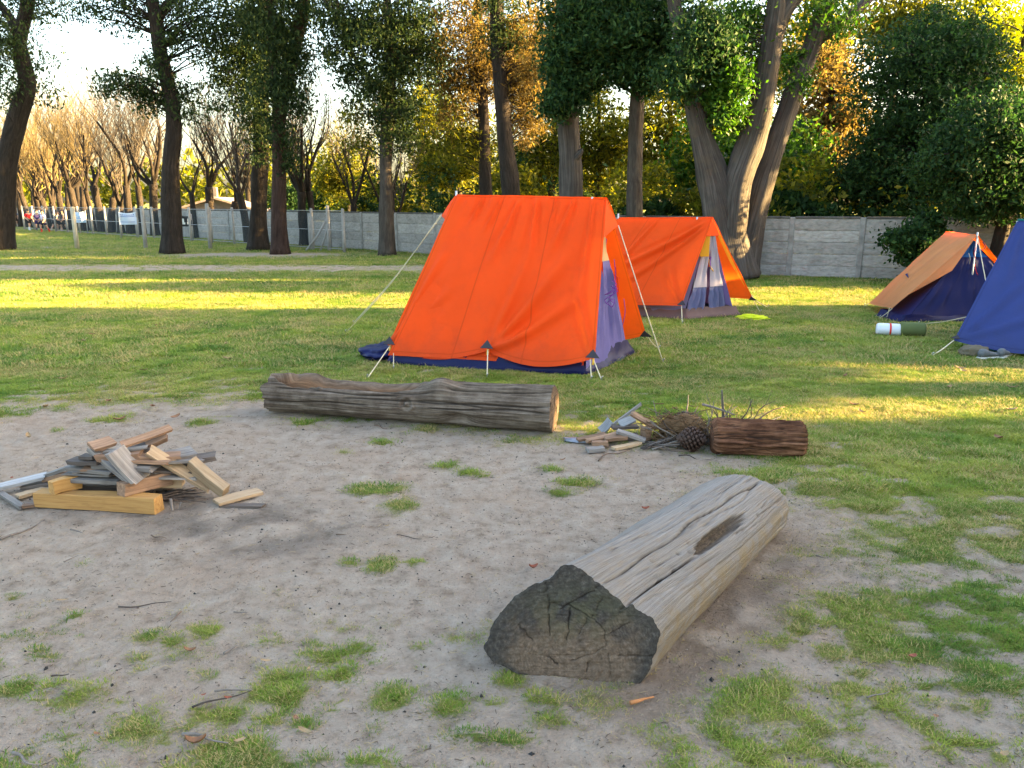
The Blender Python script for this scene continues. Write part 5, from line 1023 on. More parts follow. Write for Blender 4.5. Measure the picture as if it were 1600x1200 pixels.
def axis_log(name, label, a, b_, r0, r1, nS, K, rfun, mat, hollowf=None, lab_end='log_end'):
    a, b_ = np.asarray(a), np.asarray(b_); ax = (b_-a); L = np.linalg.norm(ax); ax /= L; side = V(ax[1], -ax[0], 0); side /= np.linalg.norm(side); upv = np.cross(side, ax)
    if upv[2] < 0: upv = -upv
    S = np.linspace(0, 1, nS)[:, None]; T = (np.arange(K)/K*2*np.pi)[None]; s = S+0*T; t = T+0*S
    r, crack, hol, ds = rfun(s, t, L); p = a+(b_-a)*s[..., None]+ax*ds[..., None]+r[..., None]*(np.cos(t)[..., None]*side+np.sin(t)[..., None]*upv)   # cos=+1: towards the camera, sin=+1: up
    base = V(*((a+b_)/2)[:2], 0); p[..., 2] = np.maximum(p[..., 2], -.04); root = thing(name, label, 'log', base)
    obj('trunk_wood', mesh_np('trunk_wood', p.reshape(-1, 3)-base, [loft_faces(nS, K)], [mat], True, uv=np.stack([s*L, t/(2*np.pi)*1.2], -1).reshape(-1, 2), vattr={'crack': crack.ravel(), 'hollow': hol.ravel()}), root)
    for e, row, sg in ((0, p[0], -1), (1, p[-1], 1)):
        NR = 16; c = row.mean(0); rd = np.linspace(0.02, 1, NR)[:, None, None]; q = c+(row[None]-c)*rd; qf = q.reshape(-1, 3)
        q2 = qf+ax*sg*((fbm(qf*40, 3, 4)-.5)*.012*(1-sstep(.9, 1, np.repeat(rd[:, 0, 0], K))))[:, None]
        obj(lab_end, mesh_np(lab_end, q2-base, [loft_faces(NR, K)], [mat], True, uv=np.stack([qf[:, 0]*3, qf[:, 2]*3], 1), vattr={'crack': sstep(.62, .7, fbm(qf*V(30, 30, 12), 3, 8)), 'hollow': np.full(len(qf), .35 if sg > 0 else .1)}), root)
    return root
def rB(s, t, L):
    q = np.stack([np.cos(t).ravel()*2, np.sin(t).ravel()*2, s.ravel()*L*1.0], 1); sh = s.shape
    R = (.150+.030*s)*(1+(fbm(q, 3, 5)-.5).reshape(sh)*.22)+(fbm(q*V(4, 4, 2.2), 4, 9)-.5).reshape(sh)*.030+(fbm(q*V(14, 14, 4.5), 3, 19)-.5).reshape(sh)*.012
    R *= 1-.10*np.clip(-np.sin(t)-.5, 0, 1)
    dt = np.angle(np.exp(1j*(t-(np.pi/2-.05)))); nn = (fbm(np.stack([s.ravel()*9, t.ravel()*.8, 0*s.ravel()], 1), 3, 2)-.5).reshape(sh)
    hw = .72*sstep(.66, .45, s+nn*.1)*sstep(-.01, .10, s+nn*.06)+.02
    hol = sstep(1.1, .75, np.abs(dt)/hw+nn*.5)*sstep(.68, .55, s); R = R-hol*(.095+.05*nn)
    R = R-.03*sstep(.75, .15, s)*sstep(.2, .9, np.sin(t))*sstep(.5, .0, dt)*(1-hol)*sstep(.05, .2, s)      # front lip worn down
    R = R+.065*np.exp(-((s-.635)/.05)**2-(np.angle(np.exp(1j*(t-1.05)))/.45)**2)                              # knot bulge
    R = R+.03*np.exp(-((s-.10)/.06)**2-(np.angle(np.exp(1j*(t-2.0)))/.5)**2)+.035*np.exp(-((s-.14)/.05)**2-(np.angle(np.exp(1j*(t-2.2)))/.35)**2)
    R = R-.075*np.exp(-((s-.70)/.045)**2-(np.angle(np.exp(1j*(t+.55)))/.3)**2)                                # hole beneath
    kd = np.hypot((s-.53)*L, np.angle(np.exp(1j*(t-.12)))*.17); R = R+.022*np.cos(kd*110)*np.exp(-(kd/.06)**2)
    kd = np.hypot((s-.21)*L, np.angle(np.exp(1j*(t-.75)))*.17); R = R+.012*np.sin(kd*110)*np.exp(-(kd/.04)**2)
    ck = 0*s
    for i, (tc_, a_, b__, dp) in enumerate([(.98, .66, 1.0, .03), (1.25, .7, 1.0, .02), (.55, .05, .5, .015), (.8, 0, .2, .03), (.2, .3, .8, .014), (-.1, .0, .4, .012), (.35, .55, 1, .016), (.75, .25, .62, .016), (0, .6, 1, .014), (1.0, .0, .12, .04)]):
        w_ = np.abs(np.angle(np.exp(1j*(t-tc_-.10*np.sin(s*7+i)-.04*np.sin(s*19+i*2)))))*.17; c = np.exp(-(w_/.007)**2)*sstep(a_-.01, a_+.03, s)*sstep(b__+.02, b__-.04, s); R = R-dp*c; ck = np.maximum(ck, c)
    ds = (fbm(np.stack([np.cos(t).ravel()*2, np.sin(t).ravel()*2, 0*s.ravel()], 1), 3, 8)-.5).reshape(sh)*.12*sstep(.06, 0, s)
    return R, np.clip(ck*.85, 0, 1), hol, ds
axis_log('log', 'long brown weathered log with a rotted hollow top before the largest tent', H(424, 614, .155), H(866, 640, .175), .15, .18, 220, 200, rB, M_LOGB)
# --- bark covered log
M_LOGC = mat_log2('log_red_bark', [(.3, (.026, .012, .008)), (.46, (.11, .050, .028)), (.6, (.22, .108, .060)), (.75, (.36, .20, .12))], [(.3, (.1, .05, .03)), (.7, (.25, .14, .08))], 3.2, 26, 1.0)
def rC(s, t, L):
    q = np.stack([np.cos(t).ravel()*2.6, np.sin(t).ravel()*2.6, s.ravel()*L*2.6], 1); sh = s.shape
    fur = np.abs(fbm(q*V(3.4, 3.4, 1.1), 3, 4)-.5).reshape(sh)*2; fur2 = np.abs(fbm(q*V(8, 8, 2.5), 3, 14)-.5).reshape(sh)*2
    R = .102*(1+(fbm(q*.5, 2, 5)-.5).reshape(sh)*.25)+.06*np.clip(fur, 0, .5)+.022*fur2; R = R*(1-.22*sstep(.06, 0, s)**2)*(1-.12*sstep(.96, 1, s))
    return R, sstep(.10, .02, fur)*.8, 0*s, 0*s
axis_log('log', 'short red brown log with furrowed bark lying by the twig heap', H(1112, 683, .10), H(1256, 686, .105), .1, .1, 120, 150, rC, M_LOGC)

# ------------------------------------------------------------------ TIMBER
W_PINE = mat_wood('wood_pine', (.26, .125, .035), (.47, .255, .075), (.56, .34, .12), .35); W_PALE = mat_wood('wood_pale', (.22, .14, .075), (.40, .285, .17), (.50, .375, .24), .4)
W_GREY = mat_wood('wood_weathered_grey', (.06, .052, .046), (.19, .172, .156), (.31, .287, .265), .6); W_BROWN = mat_wood('wood_brown', (.10, .055, .030), (.23, .135, .080), (.36, .23, .14), .5)
W_DARK = mat_wood('wood_dark', (.03, .022, .018), (.085, .066, .054), (.17, .14, .12), .5); W_WHITE = mat_wood('wood_whitewashed', (.17, .17, .175), (.29, .295, .30), (.40, .405, .41), .4)
def plank(label, a, b_, w_, th, mat, roll=0.0, name='plank', cat='plank', group=None, bev=None, sd=[0]):
    """a,b: (u,v,z) pixel at height z of the two ends of the centre line"""
    a, b_ = H(*a), H(*b_); d = b_-a; L = np.linalg.norm(d); X_ = Vector(d/L); Yv = Vector((0, 0, 1)).cross(X_); Yv.normalize()
    if abs(X_.z) > .85: Yv = (Vector((1, 0, 0))-X_*X_.x).normalized(); roll = 0
    Zv = X_.cross(Yv)
    M_ = Matrix((X_, Yv, Zv)).transposed() @ Matrix.Rotation(roll, 3, 'X'); sd[0] += 1
    me = bevel_box_mesh(name, L, w_, th, mat, bev or min(th, w_)*.035, jitter=min(th, w_)*.06, cuts=3, bend=random.uniform(-.006, .006), seed=sd[0])
    for vv in me.vertices:
        if abs(vv.co.x) > L*.47: vv.co.x += random.uniform(-1, 1)*(min(.018, L*.05) if th < .05 else .003)
    o = obj(name, me, None, (a+b_)/2); o.rotation_euler = M_.to_euler(); return tag(o, label, cat, group)
GW = 'boards of the left woodpile'
q_ = lambda x, y: (x/3.636, 640+y/3.636)
def pk(label, x0, y0, z0, x1, y1, z1, w_, th, mat, roll=0., **k): return plank(label, (*q_(x0, y0), z0), (*q_(x1, y1), z1), w_, th, mat, roll, group=GW, **k)
pk('thick yellow pine beam at the front of the left woodpile', 224, 500, .046, 900, 535, .046, .085, .090, W_PINE, name='beam', cat='beam')
pk('short yellow pine block lying on the front beam, left end', 290, 440, .135, 450, 405, .12, .06, .075, W_PINE, name='beam', cat='beam')
pk('brown square timber poking out over the front beam', 690, 450, .135, 960, 385, .12, .07, .075, W_BROWN, name='beam', cat='beam')
pk('wide grey board leaning down the front of the left woodpile', 650, 235, .335, 800, 400, .165, .145, .022, W_GREY, .12)
pk('narrow grey batten along the left edge of the wide grey board', 510, 225, .315, 745, 415, .16, .035, .03, W_GREY, .1)
pk('short brown board on top of the left woodpile', 520, 215, .335, 640, 178, .345, .09, .02, W_BROWN, .3)
pk('brown board pointing up to the right from the top of the left woodpile', 700, 200, .34, 965, 108, .38, .05, .018, W_BROWN, .5)
pk('short light brown offcut below the raised board', 830, 205, .30, 950, 155, .34, .055, .03, W_BROWN, .4)
pk('pale new plank sloping down to the right', 850, 235, .30, 1185, 440, .055, .075, .022, W_PALE, .5)
pk('tan square timber leaning at the right of the left woodpile', 1085, 305, .20, 1280, 465, .05, .06, .075, W_PALE, .3, name='beam', cat='beam')
pk('flat light board lying on the ground right of the left woodpile', 1230, 525, .030, 1480, 460, .024, .10, .018, W_PALE)
pk('thin dark board beneath the flat light board', 1260, 545, .009, 1490, 548, .009, .05, .014, W_DARK)
pk('whitewashed plank reaching past the left edge', -60, 452, .03, 250, 378, .07, .075, .02, W_WHITE, .1)
pk('thin grey batten on the ground at the left edge', 0, 472, .012, 125, 552, .012, .035, .018, W_GREY)
pk('short brown batten meeting the thin grey one', 128, 552, .010, 228, 536, .010, .04, .016, W_BROWN)
pk('small pine board left of the front beam', 105, 490, .016, 300, 440, .016, .06, .02, W_PALE)
pk('weathered board level in the middle of the left woodpile', 410, 322, .20, 660, 348, .20, .11, .022, W_GREY)
pk('lower weathered board above the front beam', 420, 385, .145, 700, 398, .145, .12, .024, W_GREY)
pk('upper dark board at the left shoulder of the woodpile', 412, 290, .24, 580, 294, .25, .10, .022, W_DARK)
pk('small dark offcut at the left shoulder', 468, 268, .27, 545, 270, .275, .06, .02, W_DARK)
pk('grey board slanting down to the left from the pile', 250, 378, .06, 420, 318, .17, .05, .02, W_GREY, .2)
pk('reddish board under the slanting grey one', 255, 392, .05, 440, 352, .14, .05, .022, W_BROWN, .1)
pk('dark board near the ground left of the pile', 145, 435, .015, 420, 405, .05, .08, .02, W_DARK)
pk('round dark wood block inside the pile', 720, 225, .27, 860, 250, .26, .10, .07, W_DARK, .4, name='wood_block', cat='block')
pk('greyish wide board behind the pale new plank', 900, 275, .22, 1100, 240, .22, .13, .02, W_GREY, .15)
pk('dark framed board jutting out right of the pile', 1010, 290, .19, 1220, 268, .19, .11, .03, W_DARK)
pk('grey board under the dark framed one', 870, 355, .165, 1060, 310, .165, .09, .022, W_GREY)
pk('pale board end in the shade under the pile', 880, 410, .085, 1045, 400, .085, .09, .06, W_PALE, name='beam', cat='beam')
pk('dark board at the base behind the front beam', 450, 440, .05, 880, 430, .05, .12, .05, W_DARK)
pk('second dark board at the base of the pile', 600, 400, .05, 1000, 410, .05, .11, .05, W_DARK)
pk('brown board across the middle of the pile', 640, 375, .125, 950, 345, .13, .1, .03, W_BROWN, .1)
pk('grey board inside the pile beneath the wide leaning board', 560, 300, .235, 880, 320, .225, .12, .025, W_GREY, .05)
pk('brown packing board under the top boards', 560, 265, .275, 800, 250, .28, .12, .035, W_BROWN, .05)
rw = np.random.default_rng(123)
for k, (x0, y0, z0, x1, y1, z1) in enumerate([(380, 360, .17, 640, 372, .17), (470, 330, .215, 760, 318, .22), (820, 330, .20, 1090, 345, .15), (900, 300, .235, 1150, 290, .20), (430, 345, .19, 620, 300, .23), (690, 290, .26, 960, 300, .235), (300, 420, .09, 560, 395, .12), (860, 380, .15, 1120, 385, .12), (600, 240, .30, 830, 215, .31), (780, 265, .27, 1020, 262, .24)]):
    pk(['thin weathered slat wedged in the left woodpile, %s layer' % q for q in ('lower left', 'middle', 'right middle', 'upper right', 'left middle', 'upper middle', 'lowest left', 'lowest right', 'topmost', 'upper right inner')][k], x0, y0, z0, x1, y1, z1, rw.uniform(.05, .1), rw.uniform(.010, .018), [W_GREY, W_BROWN, W_DARK, W_GREY][k % 4], rw.uniform(-.3, .3))
# right heap
GR = 'timber offcuts of the right heap'; q2_ = lambda x, y: (850+x/3.556, 600+y/3.556)
def pr(label, x0, y0, z0, x1, y1, z1, w_, th, mat, roll=0., **k): return plank(label, (*q2_(x0, y0), z0), (*q2_(x1, y1), z1), w_, th, mat, roll, group=GR, **k)
pr('pale square offcut leaning at the left of the right heap', 318, 262, .02, 372, 205, .10, .085, .012, W_WHITE, .5)
pr('grey stick of wood slanting up behind the offcuts', 385, 225, .08, 538, 112, .24, .022, .02, W_GREY)
pr('small board with pale blue face in the right heap', 420, 225, .10, 500, 190, .14, .07, .016, W_WHITE, .5)
pr('brown plank leaning left towards the twig heap', 490, 165, .19, 620, 240, .10, .045, .022, W_BROWN, .6)
pr('dark board beneath the blue faced one', 380, 240, .085, 520, 235, .085, .08, .02, W_DARK)
pr('brown curved bark strip lying on the offcuts', 190, 310, .03, 340, 280, .06, .04, .02, W_BROWN, .2); pr('second brown bark strip beside the curved one', 240, 318, .03, 420, 275, .07, .04, .02, W_BROWN, .2); pr('third brown strip nearest the twigs', 340, 305, .05, 460, 295, .06, .045, .025, W_BROWN, .2)
pr('small brown offcut in front of the right heap', 265, 330, .03, 355, 328, .03, .05, .03, W_BROWN); pr('short grey block nearest the camera in the right heap', 240, 368, .018, 330, 360, .018, .06, .03, W_GREY)
pr('yellow pale batten in front of the twigs', 385, 360, .016, 535, 328, .02, .05, .018, W_PALE); pr('grey board slanting into the twigs', 410, 260, .10, 560, 310, .04, .05, .02, W_GREY, .2); pr('square brown block beside the fibrous bark', 550, 275, .06, 585, 272, .06, .08, .09, W_BROWN, name='wood_block', cat='block')
pr('brown support board at the bottom of the right heap', 300, 300, .02, 520, 290, .02, .1, .03, W_DARK)
# printed plastic bag on the ground
lump('plastic_bag', 'flat silver and blue plastic wrapper at the left of the right heap', 'wrapper', G(903, 690), (.12, .05, .03), mat_plain('wrapper_foil', (.22, .24, .29), .35, .6, 14, .2), 21, -.35, .9)
# fibrous bark
def tuft(name, label, cat, c, sc, mat, nf, seed):
    r = np.random.default_rng(seed); th_ = r.uniform(0, 6.28, nf); pa = np.stack([r.normal(size=nf)*sc[0]*.6, r.normal(size=nf)*sc[1]*.6, np.abs(r.normal(size=nf))*sc[2]*.55], 1)
    d = np.stack([np.cos(th_), np.sin(th_)*.6, r.normal(size=nf)*.3], 1); L = r.uniform(.04, .12, nf)[:, None]; pb = pa+d*L; pb[:, 2] = np.abs(pb[:, 2])
    paths = np.stack([pa, (pa+pb)/2+r.normal(size=(nf, 3))*.012*V(1, 1, .5), pb], 1); paths[..., 2] = np.maximum(paths[..., 2], .003); v, q = many_tubes(paths, np.tile(np.array([.004, .0035, .0015]), (nf, 1)), 3)
    o = obj(name, mesh_np(name, v, [q], [mat], True), None, c); return tag(o, label, cat)
M_FIB = mat_bark('fibre_brown', (.07, .04, .02), (.17, .105, .055), (.30, .20, .115), 6, 20, .4, .01)
tg = tuft('fibrous_bark', 'shaggy brown clump of fibrous bark behind the pine cones', 'bark', G(1062, 690), (.16, .09, .17), M_FIB, 900, 4)
lump('bark_chunk', 'brown bark chunk inside the shaggy clump', 'bark', G(1066, 688), (.17, .1, .2), M_FIB, 31, .1, .8)
# pine cones
M_CONE = mat_plain('pine_cone', (.05, .024, .014), .7, .5, 40)
def cone(label, u, v_, r, rz):
    root = thing('pine_cone', label, 'pine cone', G(u, v_), rz, 'pine cones in the twig heap'); mb = MB(); core = MB(); add_tube(core, np.c_[np.linspace(-1, 1, 10)*r*1.05, np.zeros(10), np.full(10, r*.95)], np.sin(np.linspace(.25, 2.95, 10))*r*.62, 12); obj('core', core.mesh('core', M_CONE), root)
    for k in range(120):
        t = (k+.5)/120; x = (-1+2*t)*r*1.1; rr_ = math.sin(.2+t*2.75)*r; a_ = k*2.39996; o = V(0, math.cos(a_), math.sin(a_)); tn = V(0, -math.sin(a_), math.cos(a_)); ax_ = V(1, 0, 0)
        p0 = V(x, 0, r*.95)+o*rr_*.5; tip = V(x+.25*r, 0, r*.95)+o*rr_*1.05; w_ = r*.17
        mb.add(np.array([p0-tn*w_*.4, p0+tn*w_*.4, tip+tn*w_-ax_*.06*r, tip+ax_*.08*r+o*r*.05, tip-tn*w_-ax_*.06*r, tip-ax_*.14*r+o*r*.02]), None, [[0, 1, 2], [0, 2, 3], [0, 3, 4], [2, 3, 5], [3, 4, 5], [0, 4, 5], [0, 5, 1], [1, 5, 2]])
    obj('scales', mb.mesh('scales', M_CONE, False), root)
cone('upper dark pine cone resting against the fibrous bark', 1064, 682, .095, .5); cone('lower dark pine cone in front of the twig heap', 1076, 703, .085, -.2)
# sticks
M_STK = [mat_plain('stick_grey', (.16, .138, .12), .9, .3, 30, bmp=.3), mat_plain('stick_brown', (.13, .088, .060), .9, .3, 30, bmp=.3), mat_plain('stick_dark', (.055, .042, .035), .9, .3, 30, bmp=.3)]
def stick(label, a, b_, r, mat, group, seed, name='stick', bend=.04, fork=False):
    rr_ = np.random.default_rng(seed); a, b_ = np.asarray(a), np.asarray(b_); L = np.linalg.norm(b_-a); p = [a+(b_-a)*t+rr_.normal(size=3)*bend*L*(0 < t < 1)*V(1, 1, .5) for t in (0, .33, .66, 1)]
    c = np.array([*((a+b_)/2)[:2], 0]); mb = MB(); path = resample(np.array(p), 9); path[:, 2] = np.maximum(path[:, 2], r*.6); add_tube(mb, path-c, np.linspace(r, r*.35, 9), 6)
    if fork: e = path[5]; add_tube(mb, resample(np.array([e, e+(b_-a)*.18+rr_.normal(size=3)*.04*L, e+(b_-a)*.34+rr_.normal(size=3)*.08*L+V(0, 0, .02)]), 5)-c, np.linspace(r*.5, r*.25, 5), 5)
    return tag(obj(name, mb.mesh(name, mat), None, c), label, 'stick', group)
rr = np.random.default_rng(77); lab = 'thin crooked stick tangled in the twig heap behind the bark log'
for k in range(70):
    u = rr.uniform(1065, 1150); a = H(u, rr.uniform(676, 698), .01); up_ = rr.uniform(.08, .42); b_ = a+V(rr.normal()*.22+(.14 if k % 2 else -.04), rr.normal()*.10+.05, up_*rr.uniform(.25, .85))
    stick(lab, a, b_, rr.uniform(.004, .009), M_STK[k % 3], 'sticks of the twig heap', 100+k, fork=k % 2 == 0, bend=.09)
stick('thick grey stick standing upright in the twig heap', H(1132, 672, .01), P(1128, 610, 5.45), .016, M_STK[0], 'sticks of the twig heap', 5, bend=.01); stick('pale stick lying across the top of the twig heap', H(1098, 632, .21), H(1148, 648, .2), .011, M_STK[0], 'sticks of the twig heap', 6, bend=.02)
lab = 'thin twig in the low bundle left of the pine cones'
for k in range(34):
    a = H(rr.uniform(1000, 1035), rr.uniform(690, 704), .012); b_ = H(rr.uniform(1045, 1085), rr.uniform(672, 706), rr.uniform(.01, .10)); stick(lab, a, b_, rr.uniform(.003, .007), M_STK[k % 3], 'twigs of the low bundle', 200+k)
lab = 'dark twig lying under the right side of the left woodpile'
for k in range(22):
    a = H(rr.uniform(232, 262), rr.uniform(768, 784), .012); b_ = H(rr.uniform(285, 330), rr.uniform(758, 786), rr.uniform(.008, .05)); stick(lab, a, b_, rr.uniform(.003, .007), M_STK[1+k % 2], 'twigs under the left woodpile', 300+k)
for (x0, y0, x1, y1, r, lab) in [(970, 510, 980, 575, .010, 'short grey stick standing out of the ground right of the front beam'), (1030, 525, 1015, 570, .006, 'thin stick beside the short grey one')]:
    stick(lab, H(*q_(x0, y0), .05), H(*q_(x1, y1), .008), r, M_STK[0], 'twigs under the left woodpile', 9, bend=.01)
# single twigs on the bare earth
TW = [(0, 842, 70, 812, .007, 'long pale twig at the left edge of the bare earth'), (283, 955, 266, 972, .004, 'small twig in the middle of the bare earth'), (185, 948, 268, 940, .004, 'thin twig left of the middle of the bare earth'), (285, 1147, 357, 1161, .006, 'dark straight twig near the bottom edge'), (110, 827, 130, 833, .005, 'short dark stick near the woodpile shadow'), (236, 836, 260, 841, .004, 'short stick on the charred earth'), (300, 1105, 392, 1079, .004, 'curved grey twig in the lower grass tufts'), (335, 1080, 395, 1078, .004, 'pale twig left of the lower grass tuft'), (350, 1021, 371, 1008, .006, 'dark forked twig on the bare earth'), (985, 1098, 1022, 1089, .008, 'orange brown sliver of wood beneath the sawn end'), (80, 1056, 108, 1053, .004, 'short twig near the lower left tufts'), (20, 1176, 58, 1195, .006, 'twig curl in the bottom left corner'), (365, 956, 388, 957, .003, 'tiny straight twig right of centre left'), (935, 720, 985, 702, .006, 'bent dark twig in front of the right heap'), (1060, 712, 1110, 718, .005, 'low grey twig in front of the pine cones'), (1130, 700, 1120, 716, .005, 'short twig leaning against the bark log'), (100, 878, 122, 868, .004, 'pale twig below the front beam'), (525, 835, 545, 836, .003, 'small twig near the charred earth'), (620, 835, 660, 842, .003, 'thin twig in the centre of the bare earth'), (1275, 868, 1290, 872, .004, 'short twig right of the silver log'), (1355, 1090, 1390, 1080, .004, 'pale twig in the right hand grass tufts'), (585, 664, 605, 670, .006, 'dark chip below the hollow log')]
for k, (u0, v0, u1, v1, r, lab) in enumerate(TW): stick(lab, H(u0, v0, .012), H(u1, v1, .010), r, M_STK[[0, 1, 2, 0][k % 4]] if k != 9 else mat_plain('sliver', (.40, .17, .06), .8, .2), 'loose twigs on the bare earth', 400+k, name='twig', bend=.05)
# fallen leaves and chips
LF = [mat_plain('dead_leaf_brown', (.22, .11, .055), .8, .3, 30), mat_plain('dead_leaf_tan', (.30, .205, .105), .8, .2, 30), mat_plain('dead_leaf_pale', (.62, .58, .48), .8, .2, 30), mat_plain('dead_leaf_red', (.25, .07, .035), .8, .3, 30)]
def leaf(label, u, v_, L, W, mi, rz, curl, name='fallen_leaf', group='fallen leaves on the ground'):
    x, y = np.meshgrid(np.linspace(-1, 1, 7), np.linspace(-1, 1, 4), indexing='ij'); wd = np.sqrt(np.clip(1-x**2, .02, 1)); z = curl*(x**2*.6+y**2*.4)*L+.012
    me = mesh_np(name, np.stack([x*L, y*wd*W, z], -1).reshape(-1, 3), [grid_faces(7, 4)], [LF[mi]], True); o = obj(name, me, None, G(u, v_)+V(0, 0, .004), (random.uniform(-.2, .2), random.uniform(-.2, .2), rz)); return tag(o, label, 'leaf', group)
leaf('pale leaf at the bottom edge of the photo left of centre', 478, 1148, .030, .008, 1, -.5, .3); leaf('curled brown leaf in the bottom tufts left of centre', 306, 1168, .032, .016, 0, .2, .9); leaf('tan leaf chip beside the pale white leaf', 375, 1163, .02, .008, 1, .6, .2); leaf('red brown crumpled leaf left of the silver log', 833, 892, .022, .014, 3, .3, 1.0); leaf('red brown leaf on the earth behind the silver log', 1008, 799, .022, .012, 3, .1, .8); leaf('orange chip of bark on the earth in the middle left', 415, 1038, .022, .008, 1, .1, .2); leaf('brown leaf on the worn turf right of the silver log', 1425, 1032, .02, .012, 3, .4, .5); leaf('tan leaf on the earth at left', 98, 943, .024, .008, 1, .3, .2); leaf('brown leaf in the middle of the bare earth', 295, 1023, .022, .012, 0, .2, .8); leaf('brown leaf by the hollow log', 880, 722, .02, .01, 0, .2, .6)
rr = np.random.default_rng(9)
for k in range(70):
    far_ = k >= 24; v_ = rr.uniform(500, 700) if far_ else rr.uniform(720, 1190); u = rr.uniform(10, 1590)
    if 420 < u < 1270 and (560 < v_ < 720 or (v_ > 730 and u > 750)): continue
    if 560 < u < 1040 and v_ < 600: continue
    if far_: leaf('small dry leaf on the lawn behind the bare earth', u, v_, rr.uniform(.03, .05), rr.uniform(.015, .025), int(rr.integers(0, 2)), rr.uniform(0, 6), .5, group='dry leaves on the lawn')
    else: leaf('tiny dry leaf on the bare earth and worn turf', u, v_, rr.uniform(.009, .016), rr.uniform(.005, .009), [0, 3, 0, 1][int(rr.integers(0, 4))], rr.uniform(0, 6), .5, group='tiny dry leaves in the foreground')
# crumbs of charcoal, soil and gravel
def crumbs(name, label, cat, pts, sz, mat, seed):
    r = np.random.default_rng(seed); n_ = len(pts); o = np.array([[1, 0, 0], [-1, 0, 0], [0, 1, 0], [0, -1, 0], [0, 0, 1], [0, 0, -.5]], float); f = np.array([[0, 2, 4], [2, 1, 4], [1, 3, 4], [3, 0, 4], [2, 0, 5], [1, 2, 5], [3, 1, 5], [0, 3, 5]])
    v = pts[:, None]+o[None]*sz[:, None, None]*r.uniform(.5, 1.3, (n_, 6, 1)); q = (f[None]+np.arange(n_)[:, None, None]*6).reshape(-1, 3)
    tag(obj(name, mesh_np(name, v.reshape(-1, 3), [q], [mat], False)), label, cat, kind='stuff')
def dirtpts(n_, seed, bias=None):
    r = np.random.default_rng(seed); x = r.uniform(-3.4, 3.0, n_); y = 1.95+4.2*r.uniform(0, 1, n_)**1.6; k = grass_density(x, y) < .25
    x, y = x[k], y[k]; return np.stack([x, y, ground_z(x, y)+.001], 1)
p = dirtpts(900, 3); crumbs('charcoal_crumbs', 'black charcoal crumbs scattered on the bare earth', 'charcoal', p, rng.uniform(.002, .007, len(p))*(1+(rng.uniform(0, 1, len(p)) > .96)*1.0), mat_plain('charcoal', (.012, .012, .012), .8, .3), 1)
p = dirtpts(14000, 4); crumbs('soil_crumbs', 'small brown soil crumbs on the bare earth', 'soil', p, rng.uniform(.0015, .006, len(p)), mat_plain('soil_crumb', (.24, .19, .15), .95, .4, 60), 2)
p = dirtpts(160, 5); crumbs('pale_grit', 'pale grit on the bare earth', 'grit', p, rng.uniform(.0015, .004, len(p)), mat_plain('grit', (.45, .40, .35), .9, .2, 60), 3)

# short bits of straw, bark and dead grass trodden into the earth
def litter(n_, seed, mat, label, name, lmin, lmax, r0):
    p = dirtpts(n_, seed); r = np.random.default_rng(seed); a = r.uniform(0, 6.28, len(p)); L = r.uniform(lmin, lmax, len(p))[:, None]; d = np.stack([np.cos(a), np.sin(a), r.normal(size=len(p))*.08], 1)
    paths = np.stack([p-d*L*.5, p+r.normal(size=p.shape)*V(.003, .003, .001)+V(0, 0, .002), p+d*L*.5], 1); paths[..., 2] += .001; v, q = many_tubes(paths, np.tile(np.array([.6, 1, .5])*r0, (len(p), 1)), 3)
    tag(obj(name, mesh_np(name, v, [q], [mat], True)), label, 'litter', kind='stuff')
litter(2600, 31, mat_plain('litter_straw', (.40, .31, .17), .9, .3, 40), 'pale straw bits trodden into the bare earth', 'straw_litter', .012, .045, .0011)
litter(2600, 32, mat_plain('litter_bark', (.085, .058, .040), .9, .3, 40), 'dark bark bits trodden into the bare earth', 'bark_litter', .006, .03, .0016)

# ------------------------------------------------------------------ GRASS (nobody could count it)
def mat_grass(name, stops, dry):
    m, n, b = newmat(name); oi = N(n, 'ObjectInfo').outputs['Random']; at = N(n, 'Attribute', attribute_name='rnd').outputs['Fac']; pos = N(n, 'NewGeometry').outputs['Position']
    big = math_(n, 'ADD', math_(n, 'MULTIPLY', sstep_node(n, noise(n, pos, .5, 4, .6), .36, .64), .55), math_(n, 'MULTIPLY', sstep_node(n, noise(n, pos, 2.6, 3, .6), .35, .65), .45)); f = math_(n, 'ADD', math_(n, 'ADD', math_(n, 'MULTIPLY', at, .25), math_(n, 'MULTIPLY', oi, .20)), math_(n, 'MULTIPLY', big, .55))
    col = ramp(n, f, stops)
    col = mixc(n, math_(n, 'GREATER_THAN', math_(n, 'ADD', at, math_(n, 'MULTIPLY', math_(n, 'SUBTRACT', noise(n, pos, 1.2, 4), .5), 1.9)), 1-dry), col, (.46, .37, .15))
    n.links.new(col, b.inputs['Base Color']); setin(b, {'Roughness': .55, 'Specular IOR Level': .25}); tl = N(n, 'BsdfTranslucent'); mx = N(n, 'MixShader'); mx.inputs[0].default_value = .35
    n.links.new(col, tl.inputs[0]); n.links.new(b.outputs[0], mx.inputs[1]); n.links.new(tl.outputs[0], mx.inputs[2]); n.links.new(mx.outputs[0], n.nodes['Material Output'].inputs[0]); return m
M_GRASS = mat_grass('grass_blades', [(.15, (.055, .15, .018)), (.5, (.19, .285, .032)), (.85, (.40, .41, .075))], .24)
